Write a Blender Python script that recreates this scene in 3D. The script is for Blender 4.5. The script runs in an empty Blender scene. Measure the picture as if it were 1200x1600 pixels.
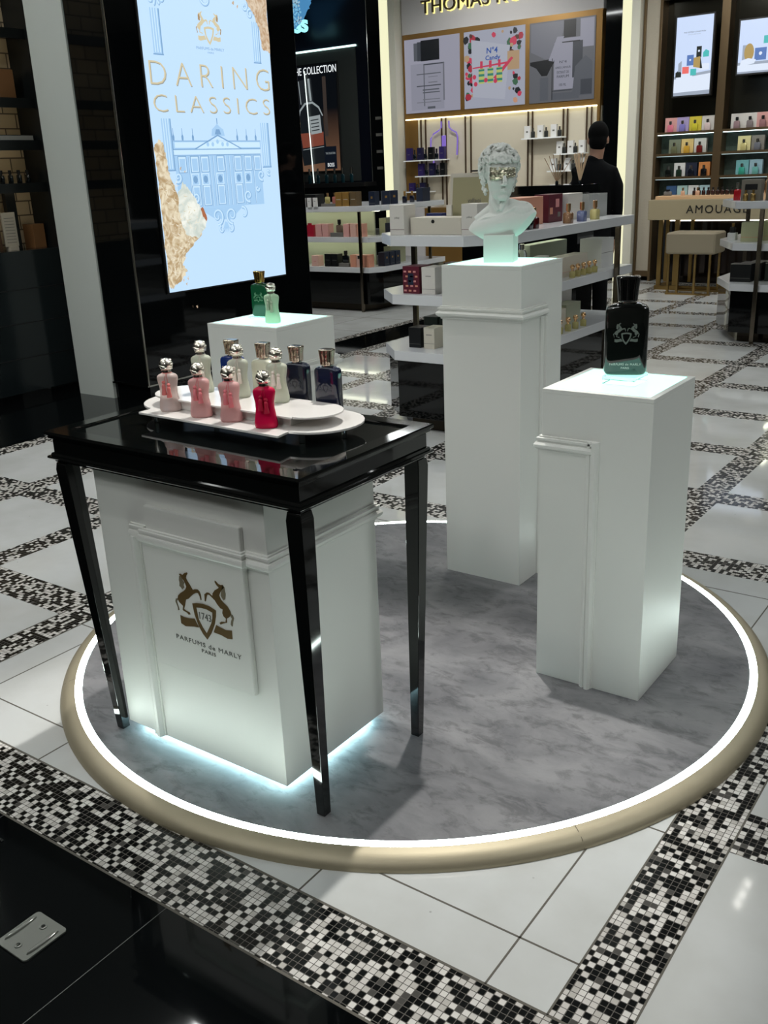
import bpy, bmesh, math, random
from mathutils import Vector, Matrix, noise
from mathutils.geometry import tessellate_polygon
random.seed(7)
PI = math.pi
sc = bpy.context.scene
col = sc.collection

# ---------------------------------------------------------------- camera
# world axes: X and Y follow the floor grid of the shop, Z is up, metres
cam_d = bpy.data.cameras.new('camera')
cam = bpy.data.objects.new('camera', cam_d)
col.objects.link(cam)
PITCH, ROLL, YAW = math.radians(19.51), math.radians(-2.452), math.radians(36.3)
fwd = Vector((0, math.cos(PITCH), -math.sin(PITCH)))
rgt = Vector((1, 0, 0))
up = rgt.cross(fwd)
r2 = rgt * math.cos(ROLL) + up * math.sin(ROLL)
u2 = -rgt * math.sin(ROLL) + up * math.cos(ROLL)
RZ = Matrix.Rotation(YAW, 3, 'Z')
r2, u2, b2 = RZ @ r2, RZ @ u2, RZ @ (-fwd)
cam.matrix_world = Matrix(((r2.x, u2.x, b2.x, 0), (r2.y, u2.y, b2.y, 0), (r2.z, u2.z, b2.z, 1.5), (0, 0, 0, 1)))
cam_d.sensor_fit = 'VERTICAL'
cam_d.sensor_height = 24.0
cam_d.lens = 24.0 * 1501 / 1600
cam_d.clip_start = 0.05
sc.camera = cam

# ---------------------------------------------------------------- exposure, world
sc.view_settings.view_transform = 'Standard'
sc.view_settings.look = 'None'
sc.view_settings.gamma = 1
sc.view_settings.use_curve_mapping = False
sc.view_settings.exposure = 0.14
w = bpy.data.worlds.new('world')
sc.world = w
w.use_nodes = True
w.node_tree.nodes['Background'].inputs[0].default_value = (0.62, 0.68, 0.66, 1)
w.node_tree.nodes['Background'].inputs[1].default_value = 0.15

# the spot of the ceiling track over the round platform, throws the table's shadow
def spot(name, loc, target, power, size, blend=0.5, radius=0.03, color=(1, .98, .93)):
    d = bpy.data.lights.new(name, 'SPOT')
    d.energy = power; d.spot_size = size; d.spot_blend = blend; d.shadow_soft_size = radius; d.color = color
    o = bpy.data.objects.new(name, d); col.objects.link(o)
    o.location = loc
    o.rotation_euler = (Vector(target) - Vector(loc)).to_track_quat('-Z', 'Y').to_euler()
    return o
KEY = 1.7
spot('ceiling_or_fill_spot', (-1.62, 2.75, 3.86), (-1.45, 1.45, 0), 210 * KEY, .64, 0.5, 0.035)
#spot('ceiling_or_fill_spot', (0.4, 3.2, 3.86), (-0.6, 3.2, 0), 70 * KEY, 1.7, 0.8, 0.06)
#spot('ceiling_or_fill_spot', (-0.6, 0.2, 3.86), (-0.9, 1.0, 0), 80 * KEY, 1.9, 0.9, 0.06)
spot('ceiling_or_fill_spot', (-.9, -1.7, 3.86), (-1.5, 2.7, .9), 130, .72, 0.9, 0.22, (.96, 1, .99))  # added fill spot, brightens the front faces of the pedestals
spot('ceiling_or_fill_spot', (1.9, 2.2, 3.7), (-1.3, 2.6, .6), 150, .8, 0.9, 0.5, (.94, 1, 1))  # soft fill added from the right to lift the pedestals' right faces
spot('ceiling_or_fill_spot', (-3.2, 6.0, 3.86), (-2.9, 5.9, 0), 75 * KEY, 1.6, 0.8, 0.06)
spot('ceiling_or_fill_spot', (-4.0, 2.2, 3.86), (-4.0, 2.6, 0), 90 * KEY, 1.8, 0.8, 0.06)
spot('ceiling_or_fill_spot', (-7.0, 7.4, 3.86), (-7.0, 9.2, 0.6), 75 * KEY, 1.6, 0.8, 0.06)
#spot('ceiling_or_fill_spot', (-1.2, 7.6, 3.86), (-1.6, 8.2, 0), 90 * KEY, 1.9, 0.8, 0.06)
spot('ceiling_or_fill_spot', (-6.9, 10.6, 3.86), (-7.0, 12.6, 1.8), 60 * KEY, 1.9, 0.8, 0.06)
spot('ceiling_or_fill_spot', (-3.8, 10.2, 3.86), (-3.9, 12.4, 1.0), 60 * KEY, 1.9, 0.8, 0.06)

spot('ceiling_or_fill_spot', (-5.7, 1.6, 3.86), (-6.2, 4.3, 1.3), 75, 1.2, 0.7, 0.06)  # added fill aimed at the grey side panel and brick shelving
# ---------------------------------------------------------------- helpers
def L(c):
    return tuple(((x / 255) / 12.92 if x <= 10 else (((x / 255) + .055) / 1.055) ** 2.4) for x in c)

_m = {}
def mat(name, rgb=(200, 200, 200), rough=.5, metal=0., trans=0., emit=0., ergb=None, spec=.5, coat=0., ior=1.45, bump=0., bscale=40., var=0., vscale=6., aniso=0.):
    if name in _m: return _m[name]
    m = bpy.data.materials.new(name); m.use_nodes = True
    nt = m.node_tree; b = nt.nodes['Principled BSDF']
    base = (*L(rgb), 1)
    b.inputs['Base Color'].default_value = base
    b.inputs['Roughness'].default_value = rough
    b.inputs['Metallic'].default_value = metal
    b.inputs['Transmission Weight'].default_value = trans
    b.inputs['IOR'].default_value = ior
    b.inputs['Specular IOR Level'].default_value = spec
    b.inputs['Coat Weight'].default_value = coat
    b.inputs['Coat Roughness'].default_value = .05
    if emit:
        b.inputs['Emission Color'].default_value = (*L(ergb or rgb), 1)
        b.inputs['Emission Strength'].default_value = emit
    if bump or var:
        tc = nt.nodes.new('ShaderNodeTexCoord')
        n = nt.nodes.new('ShaderNodeTexNoise'); n.inputs['Scale'].default_value = bscale if bump else vscale
        n.inputs['Detail'].default_value = 6
        nt.links.new(tc.outputs['Object'], n.inputs['Vector'])
        if bump:
            bp = nt.nodes.new('ShaderNodeBump'); bp.inputs['Strength'].default_value = bump; bp.inputs['Distance'].default_value = .004
            nt.links.new(n.outputs['Fac'], bp.inputs['Height']); nt.links.new(bp.outputs['Normal'], b.inputs['Normal'])
        if var:
            n2 = nt.nodes.new('ShaderNodeTexNoise'); n2.inputs['Scale'].default_value = vscale; n2.inputs['Detail'].default_value = 8; n2.inputs['Roughness'].default_value = .65
            nt.links.new(tc.outputs['Object'], n2.inputs['Vector'])
            r = nt.nodes.new('ShaderNodeValToRGB')
            r.color_ramp.elements[0].position = .35; r.color_ramp.elements[1].position = .65
            r.color_ramp.elements[0].color = (*[c * (1 - var) for c in base[:3]], 1)
            r.color_ramp.elements[1].color = (*[min(1, c * (1 + var)) for c in base[:3]], 1)
            nt.links.new(n2.outputs['Fac'], r.inputs['Fac']); nt.links.new(r.outputs['Color'], b.inputs['Base Color'])
    _m[name] = m
    return m

class MB:
    """collects shapes, builds them as ONE mesh object; k = current material slot"""
    def __init__(s): s.v = []; s.f = []; s.mi = []; s.k = 0; s.T = None
    def add(s, vs, fs):
        n = len(s.v)
        s.v += [tuple(s.T @ Vector(p)) if s.T else tuple(p) for p in vs]
        s.f += [tuple(i + n for i in f) for f in fs]; s.mi += [s.k] * len(fs)
        return s
    def box(s, x0, x1, y0, y1, z0, z1, c=0.):
        if c <= 0:
            return s.add([(x0, y0, z0), (x1, y0, z0), (x1, y1, z0), (x0, y1, z0), (x0, y0, z1), (x1, y0, z1), (x1, y1, z1), (x0, y1, z1)],
                  [(3, 2, 1, 0), (4, 5, 6, 7), (0, 1, 5, 4), (1, 2, 6, 5), (2, 3, 7, 6), (3, 0, 4, 7)])
        vs = []
        for z, d in ((z0, c), (z0 + c, 0), (z1 - c, 0), (z1, c)):
            e = c - d if False else 0
            a0, a1, b0, b1 = x0 + d, x1 - d, y0 + d, y1 - d
            q = c if d == 0 else c * .5
            vs += [(a0 + q, b0, z), (a1 - q, b0, z), (a1, b0 + q, z), (a1, b1 - q, z), (a1 - q, b1, z), (a0 + q, b1, z), (a0, b1 - q, z), (a0, b0 + q, z)]
        fs = [tuple(range(7, -1, -1)), tuple(range(24, 32))]
        for j in range(3):
            for i in range(8):
                a = j * 8 + i; b = j * 8 + (i + 1) % 8
                fs.append((a, b, b + 8, a + 8))
        return s.add(vs, fs)
    def prism(s, poly, z0, z1, holes=()):
        return s.fpoly(poly, (0, 0, z0), (1, 0, 0), (0, 1, 0), z1 - z0, holes)
    def fpoly(s, poly, o, ux, uy, d=0., holes=()):
        """2-D polygon in the plane (o,ux,uy); thickened by d along ux x uy"""
        o, ux, uy = Vector(o), Vector(ux), Vector(uy); nz = ux.cross(uy)
        loops = [list(poly)] + [list(h) for h in holes]
        def area(p): return sum(p[i][0] * p[(i + 1) % len(p)][1] - p[(i + 1) % len(p)][0] * p[i][1] for i in range(len(p)))
        if area(loops[0]) < 0: loops[0].reverse()
        for h in loops[1:]:
            if area(h) > 0: h.reverse()
        flat = [p for l in loops for p in l]
        if len(loops) == 1 and len(flat) <= 4: tris = [tuple(range(len(flat)))]
        else: tris = [t for t in tessellate_polygon([[Vector((p[0], p[1], 0)) for p in l] for l in loops])]
        n = len(flat); vs = [o + ux * p[0] + uy * p[1] for p in flat]
        fixed = []
        for t in tris:
            ar = area([flat[i] for i in t])
            fixed.append(tuple(t) if ar > 0 else tuple(reversed(t)))
        if not d: return s.add(vs, fixed)
        vt = [v + nz * d for v in vs]
        fs = [tuple(i + n for i in t) for t in fixed] + [tuple(reversed(t)) for t in fixed]
        k = 0
        for l in loops:
            m = len(l)
            for i in range(m):
                a, b = k + i, k + (i + 1) % m
                fs.append((a, b, b + n, a + n))
            k += m
        if d < 0: fs = [tuple(reversed(f)) for f in fs]
        return s.add(vs + vt, fs)
    def rect(s, x0, x1, y0, y1, o, ux, uy, d=0.):
        return s.fpoly([(x0, y0), (x1, y0), (x1, y1), (x0, y1)], o, ux, uy, d)
    def lathe(s, prof, c=(0, 0, 0), seg=24, sx=1., sy=1.):
        vs = []; fs = []; n = len(prof)
        for i in range(seg):
            a = 2 * PI * i / seg
            for r, z in prof: vs.append((c[0] + r * sx * math.cos(a), c[1] + r * sy * math.sin(a), c[2] + z))
        for i in range(seg):
            j = (i + 1) % seg
            for k in range(n - 1): fs.append((i * n + k, j * n + k, j * n + k + 1, i * n + k + 1))
        fs.append(tuple(i * n for i in range(seg - 1, -1, -1))); fs.append(tuple(i * n + n - 1 for i in range(seg)))
        return s.add(vs, fs)
    def ring(s, prof, c=(0, 0), seg=160):
        """closed profile (r,z) swept around a full circle"""
        vs = []; fs = []; n = len(prof)
        for i in range(seg):
            a = 2 * PI * i / seg
            for r, z in prof: vs.append((c[0] + r * math.cos(a), c[1] + r * math.sin(a), z))
        for i in range(seg):
            j = (i + 1) % seg
            for k in range(n):
                l = (k + 1) % n
                fs.append((i * n + k, j * n + k, j * n + l, i * n + l))
        return s.add(vs, fs)
    def loft(s, secs, seg=28, n=2.6):
        """superellipse rings: (z, a, b[, cx, cy[, n]])"""
        vs = []; fs = []
        for q in secs:
            z, a, b = q[:3]; cx, cy = (q[3], q[4]) if len(q) > 4 else (0, 0); e = q[5] if len(q) > 5 else n
            for i in range(seg):
                t = 2 * PI * (i + .5) / seg; c_, s_ = math.cos(t), math.sin(t)
                vs.append((cx + a * math.copysign(abs(c_) ** (2 / e), c_), cy + b * math.copysign(abs(s_) ** (2 / e), s_), z))
        for k in range(len(secs) - 1):
            for i in range(seg):
                j = (i + 1) % seg
                fs.append((k * seg + i, k * seg + j, (k + 1) * seg + j, (k + 1) * seg + i))
        fs.append(tuple(range(seg - 1, -1, -1))); m = (len(secs) - 1) * seg
        fs.append(tuple(m + i for i in range(seg)))
        return s.add(vs, fs)
    def ball(s, c, r, seg=16, rz=None):
        rx, ry, rz_ = (r, r, r) if not isinstance(r, tuple) else r
        n = max(6, seg // 2); prof = [(max(1e-4, math.sin(PI * k / n)), -math.cos(PI * k / n)) for k in range(n + 1)]
        vs = []; fs = []; m = n + 1
        for i in range(seg):
            a = 2 * PI * i / seg
            for p, z in prof: vs.append((c[0] + p * rx * math.cos(a), c[1] + p * ry * math.sin(a), c[2] + z * rz_))
        for i in range(seg):
            j = (i + 1) % seg
            for k in range(n): fs.append((i * m + k, j * m + k, j * m + k + 1, i * m + k + 1))
        return s.add(vs, fs)
    def tube(s, pts, r, seg=8, caps=True):
        pts = [Vector(p) for p in pts]; n = len(pts); vs = []; fs = []
        rs = r if isinstance(r, (list, tuple)) else [r] * n
        ref = Vector((0, 0, 1))
        for i, p in enumerate(pts):
            t = (pts[min(n - 1, i + 1)] - pts[max(0, i - 1)]).normalized()
            h = ref if abs(t.dot(ref)) < .9 else Vector((1, 0, 0))
            a = t.cross(h).normalized(); b = a.cross(t)
            for k in range(seg):
                g = 2 * PI * k / seg
                vs.append(p + (a * math.cos(g) - b * math.sin(g)) * rs[i])
        for i in range(n - 1):
            for k in range(seg):
                l = (k + 1) % seg
                fs.append((i * seg + k, i * seg + l, (i + 1) * seg + l, (i + 1) * seg + k))
        if caps:
            fs.append(tuple(range(seg - 1, -1, -1))); fs.append(tuple((n - 1) * seg + k for k in range(seg)))
        return s.add(vs, fs)
    def sweep(s, path, prof, closed=True):
        """closed profile (outward offset, z) carried along a plan path, mitred; outward = right of travel"""
        P = [Vector(p) for p in path]; n = len(P); vs = []; fs = []; m = len(prof)
        for i in range(n):
            if closed or 0 < i < n - 1:
                d0 = (P[i] - P[i - 1]).normalized(); d1 = (P[(i + 1) % n] - P[i]).normalized()
            elif i == 0: d0 = d1 = (P[1] - P[0]).normalized()
            else: d0 = d1 = (P[i] - P[i - 1]).normalized()
            n0 = Vector((d0.y, -d0.x)); n1 = Vector((d1.y, -d1.x)); mm = (n0 + n1)
            mm = mm / max(.2, mm.dot(n0)) 
            for o, z in prof: vs.append((P[i].x + mm.x * o, P[i].y + mm.y * o, z))
        for i in range(n if closed else n - 1):
            j = (i + 1) % n
            for k in range(m):
                l = (k + 1) % m
                fs.append((i * m + k, j * m + k, j * m + l, i * m + l))
        if not closed:
            fs.append(tuple(range(m - 1, -1, -1))); fs.append(tuple((n - 1) * m + k for k in range(m)))
        return s.add(vs, fs)
    def build(s, name, mats, parent=None, smooth=35, bevel=0., sub=0):
        me = bpy.data.meshes.new(name)
        org = Vector((0, 0, 0))
        if parent is not None:
            q = parent
            while q is not None: org += q.location; q = q.parent
        me.from_pydata([tuple(Vector(v) - org) for v in s.v], [], s.f)
        me.update()
        bm = bmesh.new(); bm.from_mesh(me); bmesh.ops.recalc_face_normals(bm, faces=bm.faces); bm.to_mesh(me); bm.free()
        if not isinstance(mats, (list, tuple)): mats = [mats]
        for m in mats: me.materials.append(m)
        me.polygons.foreach_set('material_index', [min(k, len(mats) - 1) for k in s.mi])
        if smooth:
            me.polygons.foreach_set('use_smooth', [True] * len(me.polygons)); me.set_sharp_from_angle(angle=math.radians(smooth))
        o = bpy.data.objects.new(name, me); col.objects.link(o)
        if parent is not None: o.parent = parent
        if bevel:
            b = o.modifiers.new('bevel', 'BEVEL'); b.width = bevel; b.segments = 2; b.limit_method = 'ANGLE'; b.angle_limit = math.radians(50)
        if sub:
            u = o.modifiers.new('sub', 'SUBSURF'); u.levels = sub; u.render_levels = sub
        return o

def tag(o, label=None, cat=None, group=None, kind=None):
    if label: o['label'] = label
    if cat: o['category'] = cat
    if group: o['group'] = group
    if kind: o['kind'] = kind
    return o
def thing(name, loc, label, cat, group=None):
    o = bpy.data.objects.new(name, None); col.objects.link(o)
    o.empty_display_size = .05
    o.location = loc
    return tag(o, label, cat, group)
def solo(mb, name, mats, label, cat, group=None, **k):
    """a thing that is one mesh, origin at its base"""
    o = mb.build(name, mats, None, **k)
    xs = [v[0] for v in mb.v]; ys = [v[1] for v in mb.v]; zs = [v[2] for v in mb.v]
    c = Vector(((min(xs) + max(xs)) / 2, (min(ys) + max(ys)) / 2, min(zs)))
    o.data.transform(Matrix.Translation(-c)); o.location = c
    return tag(o, label, cat, group)
def struct(mb, name, mats, **k): return tag(mb.build(name, mats, None, **k), kind='structure')
def copy_tree(o, parent=None):
    c = o.copy(); col.objects.link(c)
    if parent is not None: c.parent = parent
    for ch in list(o.children): copy_tree(ch, c)
    return c
def place(o, loc, rz=0., label=None, group=None, used=[]):
    """first use moves the object itself, later uses copy the thing with its parts"""
    if o.name in used: o = copy_tree(o)
    else: used.append(o.name)
    o.location = loc; o.rotation_euler = (0, 0, rz)
    if label: o['label'] = label
    if group: o['group'] = group
    return o
def recolor(root, part, m):
    for ch in root.children:
        if ch.name.split('.')[0] == part:
            ch.data = ch.data.copy(); ch.data.materials[0] = m

def text(body, o, ux, uy, w=None, h=None, depth=.001, m=None, name='lettering', parent=None, label=None, align='C', space=1., bold=0.):
    """letters standing on the plane (o = centre of the line), fitted to w x h"""
    cu = bpy.data.curves.new('t', 'FONT'); cu.body = body; cu.space_character = space; cu.offset = bold; cu.extrude = 0; cu.resolution_u = 3
    ob = bpy.data.objects.new('t', cu); col.objects.link(ob)
    dg = bpy.context.evaluated_depsgraph_get(); dg.update()
    me = bpy.data.meshes.new_from_object(ob.evaluated_get(dg))
    bpy.data.objects.remove(ob); bpy.data.curves.remove(cu)
    xs = [v.co.x for v in me.vertices]; ys = [v.co.y for v in me.vertices]
    x0, x1, y0, y1 = min(xs), max(xs), min(ys), max(ys)
    sx = (w / (x1 - x0)) if w else (h / (y1 - y0)); sy = (h / (y1 - y0)) if h else sx
    if not w: sx = sy
    ax = (x0 + x1) / 2 if align == 'C' else x0
    O, X, Y = Vector(o), Vector(ux), Vector(uy); N = X.cross(Y)
    bm = bmesh.new(); bm.from_mesh(me)
    r = bmesh.ops.extrude_face_region(bm, geom=bm.faces[:])
    for g in r['geom']:
        if isinstance(g, bmesh.types.BMVert): g.co.z += 1
    mb = MB()
    bm.verts.index_update()
    vs = [O + X * ((v.co.x - ax) * sx) + Y * ((v.co.y - (y0 + y1) / 2) * sy) + N * (depth * v.co.z) for v in bm.verts]
    mb.add(vs, [tuple(v.index for v in f.verts) for f in bm.faces]); bm.free(); bpy.data.meshes.remove(me)
    ob = mb.build(name, m, parent, smooth=0)
    if label: ob['label'] = label
    return ob

EX, EY, EZ = (1, 0, 0), (0, 1, 0), (0, 0, 1)
# ---------------------------------------------------------------- setting
def floor_tile_mat():
    m = mat('floor_tile', (214, 213, 208), rough=.055, spec=.6)
    nt = m.node_tree; b = nt.nodes['Principled BSDF']
    tc = nt.nodes.new('ShaderNodeTexCoord'); n = nt.nodes.new('ShaderNodeTexNoise'); n.inputs['Scale'].default_value = 3.5; n.inputs['Detail'].default_value = 9
    r = nt.nodes.new('ShaderNodeValToRGB'); r.color_ramp.elements[0].position = .3; r.color_ramp.elements[1].position = .6
    r.color_ramp.elements[0].color = (*L((194, 195, 192)), 1); r.color_ramp.elements[1].color = (*L((207, 209, 208)), 1)
    v = nt.nodes.new('ShaderNodeTexVoronoi'); v.inputs['Scale'].default_value = 9
    r2_ = nt.nodes.new('ShaderNodeValToRGB'); r2_.color_ramp.elements[0].position = .0; r2_.color_ramp.elements[1].position = .035
    r2_.color_ramp.elements[0].color = (.12, .1, .09, 1); r2_.color_ramp.elements[1].color = (1, 1, 1, 1)
    mx = nt.nodes.new('ShaderNodeMix'); mx.data_type = 'RGBA'; mx.blend_type = 'MULTIPLY'; mx.inputs[0].default_value = .8
    nt.links.new(tc.outputs['Object'], n.inputs['Vector']); nt.links.new(n.outputs['Fac'], r.inputs['Fac'])
    nt.links.new(tc.outputs['Object'], v.inputs['Vector']); nt.links.new(v.outputs['Distance'], r2_.inputs['Fac'])
    nt.links.new(r.outputs['Color'], mx.inputs[6]); nt.links.new(r2_.outputs['Color'], mx.inputs[7]); nt.links.new(mx.outputs[2], b.inputs['Base Color'])
    return m
def mosaic_mat():
    m = mat('mosaic', (120, 120, 118), rough=.14, spec=.5)
    nt = m.node_tree; N = nt.nodes.new; K = nt.links.new; b = nt.nodes['Principled BSDF']
    tc = N('ShaderNodeTexCoord'); sp = N('ShaderNodeVectorMath'); sp.operation = 'SCALE'; sp.inputs['Scale'].default_value = 1 / .01475
    K(tc.outputs['Object'], sp.inputs[0])
    fl = N('ShaderNodeVectorMath'); fl.operation = 'FLOOR'; K(sp.outputs[0], fl.inputs[0])
    fr = N('ShaderNodeVectorMath'); fr.operation = 'FRACTION'; K(sp.outputs[0], fr.inputs[0])
    wn = N('ShaderNodeTexWhiteNoise'); wn.noise_dimensions = '2D'; K(fl.outputs[0], wn.inputs['Vector'])
    r = N('ShaderNodeValToRGB'); r.color_ramp.interpolation = 'CONSTANT'; e = r.color_ramp.elements
    e[0].position = 0; e[0].color = (*L((12, 14, 14)), 1)
    e[1].position = .505; e[1].color = (*L((78, 76, 73)), 1)
    for p, c in ((.55, (188, 184, 178)), (.64, (206, 202, 197)), (.8, (220, 217, 212))):
        q = e.new(p); q.color = (*L(c), 1)
    K(wn.outputs['Value'], r.inputs['Fac'])
    sx = N('ShaderNodeSeparateXYZ'); K(fr.outputs[0], sx.inputs[0])
    def edge(sock):
        a = N('ShaderNodeMath'); a.operation = 'SUBTRACT'; K(sock, a.inputs[0]); a.inputs[1].default_value = .5
        c = N('ShaderNodeMath'); c.operation = 'ABSOLUTE'; K(a.outputs[0], c.inputs[0]); return c.outputs[0]
    mx = N('ShaderNodeMath'); mx.operation = 'MAXIMUM'; K(edge(sx.outputs['X']), mx.inputs[0]); K(edge(sx.outputs['Y']), mx.inputs[1])
    gt = N('ShaderNodeMath'); gt.operation = 'GREATER_THAN'; K(mx.outputs[0], gt.inputs[0]); gt.inputs[1].default_value = .44
    mi = N('ShaderNodeMix'); mi.data_type = 'RGBA'; K(gt.outputs[0], mi.inputs[0]); K(r.outputs['Color'], mi.inputs[6]); mi.inputs[7].default_value = (*L((78, 74, 68)), 1)
    K(mi.outputs[2], b.inputs['Base Color'])
    rr = N('ShaderNodeMapRange'); K(gt.outputs[0], rr.inputs[0]); rr.inputs[3].default_value = .13; rr.inputs[4].default_value = .6; K(rr.outputs[0], b.inputs['Roughness'])
    return m
BLACK = mat('black_gloss', (7, 9, 10), rough=.045, spec=.5)
TILE, MOS = floor_tile_mat(), mosaic_mat()
GROUT = mat('grout', (96, 92, 84), rough=.8)

XB = [(-5.242, -5.102)] + [(-.602 - .774 * k, -.459 - .774 * k) for k in range(6)][1:0:-1] * 0
XB = [(-5.242, -5.102), (-4.455, -4.313), (-3.68, -3.54), (-2.91, -2.765), (-2.14, -2.0), (-1.37, -1.228), (-.602, -.459), (.17, .312), (.945, 1.087), (1.72, 1.86), (2.49, 2.63), (3.27, 3.41)]
YB = [(1.069, 1.266), (1.9, 2.066), (2.7, 2.86), (3.466, 3.632), (4.258, 4.425), (5.055, 5.218), (5.845, 6.01), (6.64, 6.805), (7.44, 7.61), (8.24, 8.408), (9.03, 9.2), (9.83, 10.0), (10.62, 10.79), (11.42, 11.58), (12.2, 12.37)]
xs = sorted({-12.0, -5.8, -5.69, 4.3} | {v for b_ in XB for v in b_} | {-2.765, -.602})
ys = sorted({-3.0, 6.36, 13.0} | {v for b_ in YB for v in b_})
tile, mos, blk = MB(), MB(), MB()
for i in range(len(xs) - 1):
    for j in range(len(ys) - 1):
        x, y = (xs[i] + xs[i + 1]) / 2, (ys[j] + ys[j + 1]) / 2
        inx = any(a < x < b_ for a, b_ in XB); iny = any(a < y < b_ for a, b_ in YB)
        if y < 1.069: t = blk
        elif x < -5.242:
            if y < 6.36: t = blk
            elif x > -5.69: t = blk
            elif x > -5.8: t = mos
            else: t = tile
        elif -2.765 < x < -.602 and 1.266 < y < 3.466: t = tile
        elif inx or iny: t = mos
        else: t = tile
        t.add([(xs[i], ys[j], 0), (xs[i + 1], ys[j], 0), (xs[i + 1], ys[j + 1], 0), (xs[i], ys[j + 1], 0)], [(0, 1, 2, 3)])
struct(tile, 'floor', TILE, smooth=0)
struct(mos, 'trim_1', MOS, smooth=0)
struct(blk, 'floor', BLACK, smooth=0)
g = MB()
def gl(x0, x1, y0, y1, w=.0022):
    if x0 == x1: g.box(x0 - w, x0 + w, y0, y1, -.002, .0006)
    else: g.box(x0, x1, y0 - w, y0 + w, -.002, .0006)
for x in (-2.635, -2.158, -1.684, -1.211, -.735): gl(x, x, 1.266, 3.466)
for y in (1.41, 1.888, 2.366, 2.843, 3.32): gl(-2.765, -.602, y, y)
for y in (1.069, 1.266): gl(-5.242, 4.3, y, y, .003)
for x in (-.602, -.459, -2.765, -2.91): gl(x, x, 1.266, 3.466)
for y in (6.9, 7.7, 8.5): gl(-8.6, -5.8, y, y, .003)
for x in (-6.4, -7.0, -7.6, -8.2): gl(x, x, 6.4, 9.0, .003)
struct(g, 'trim_2', GROUT, smooth=0)
g = MB()
for y in (.3, ): g.box(-3.2, 1.0, y - .001, y + .001, -.001, .0006)
for x in (-2.02, -1.42, -.82): g.box(x - .001, x + .001, -1, 1.066, -.001, .0006)
struct(g, 'trim_3', mat('black_joint', (52, 54, 54), rough=.4), smooth=0)
# low dark ridges on the black floor
g = MB()
for k in range(3): g.box(-2.6, -1.93, .955 + k * .022, .963 + k * .022, -.001, .0035, .0015)
struct(g, 'trim_4', mat('black_ridge', (20, 23, 23), rough=.2), smooth=0)

DARKW = mat('dark_wall', (30, 32, 34), rough=.5)
c = MB(); c.box(-12, 4.3, -3, 13, 4.0, 4.06); struct(c, 'ceiling', mat('ceiling_paint', (150, 150, 146), rough=.7), smooth=0)
c = MB(); c.box(-12, 4.3, 12.75, 12.9, 0, 4.0); struct(c, 'wall_back', DARKW, smooth=0)
c = MB(); c.box(-12.1, -12, -3, 12.9, 0, 4.0); struct(c, 'wall_left', DARKW, smooth=0)
c = MB(); c.box(4.3, 4.4, -3, 12.9, 0, 4.0); struct(c, 'wall_right', mat('grey_wall', (120, 118, 112), rough=.6), smooth=0)
c = MB(); c.box(-12, 4.3, -3.1, -3, 0, 4.0); struct(c, 'wall_front', mat('grey_wall', ), smooth=0)

# linear lights in the ceiling (outside the picture, several added as fill light, others show in the polished floor)
LAMP = mat('lamp_glow', (255, 252, 240), emit=35.0, ergb=(248, 252, 250))
MBLK = mat('matt_black', (14, 14, 15), rough=.5)
lights = [(-3.5, 7.4, 'x'), (-1.0, 9.2, 'x'), (-2.6, 9.9, 'y'), (.9, 8.8, 'y'), (-.3, 4.6, 'y'), (1.2, 6.6, 'x'), (-4.6, 8.9, 'y'), (-4.1, 2.9, 'y'), (-5.4, 1.2, 'y'), (-2.4, .2, 'x'), (-.6, -1.2, 'x'), (-4.2, -.9, 'x'), (-3.2, -2.3, 'x'), (-6.4, 2.4, 'y'), (-7.2, 7.6, 'x'), (-4.2, 11.0, 'x'), (-7.2, 11.0, 'x'), (-1.2, 11.4, 'x'), (-9.4, 9.6, 'y')]
proto = thing('ceiling_or_fill_light', (0, 0, 3.9), None, 'lamp', 'linear ceiling lights')
fr = MB(); fr.box(-.74, .74, -.06, .06, 3.94, 4.0); fr.build('housing', MBLK, proto)
df = MB(); df.box(-.72, .72, -.045, .045, 3.93, 3.94); df.build('diffuser', LAMP, proto)
for x, y, d in lights:
    place(proto, (x, y, 3.9), PI / 2 if d == 'y' else 0, 'slim unseen linear lamp above the shop floor, some added as fill')

# ---------------------------------------------------------------- round platform
PZ = .035
PC = (-1.663, 2.391)
def stone_mat():
    m = mat('stone_vinyl', (104, 104, 106), rough=.5)
    nt = m.node_tree; N = nt.nodes.new; K = nt.links.new; b = nt.nodes['Principled BSDF']
    tc = N('ShaderNodeTexCoord')
    mp = N('ShaderNodeMapping'); mp.inputs['Scale'].default_value = (1, 1.7, 1); K(tc.outputs['Object'], mp.inputs['Vector'])
    a = N('ShaderNodeTexNoise'); a.inputs['Scale'].default_value = 3.2; a.inputs['Detail'].default_value = 12; a.inputs['Roughness'].default_value = .62; a.inputs['Distortion'].default_value = .6
    c = N('ShaderNodeTexNoise'); c.inputs['Scale'].default_value = 13; c.inputs['Detail'].default_value = 12; c.inputs['Roughness'].default_value = .7; c.inputs['Distortion'].default_value = .5
    K(mp.outputs[0], a.inputs['Vector']); K(mp.outputs[0], c.inputs['Vector'])
    r = N('ShaderNodeValToRGB'); e = r.color_ramp.elements; e[0].position = .34; e[0].color = (*L((98, 98, 102)), 1); e[1].position = .68; e[1].color = (*L((140, 139, 141)), 1)
    r3 = N('ShaderNodeValToRGB'); e = r3.color_ramp.elements; e[0].position = .37; e[0].color = (.48, .48, .49, 1); e[1].position = .50; e[1].color = (1, 1, 1, 1)
    K(a.outputs['Fac'], r.inputs['Fac']); K(c.outputs['Fac'], r3.inputs['Fac'])
    mx = N('ShaderNodeMix'); mx.data_type = 'RGBA'; mx.blend_type = 'MULTIPLY'; mx.inputs[0].default_value = .75
    K(r.outputs['Color'], mx.inputs[6]); K(r3.outputs['Color'], mx.inputs[7]); K(mx.outputs[2], b.inputs['Base Color'])
    return m
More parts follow.
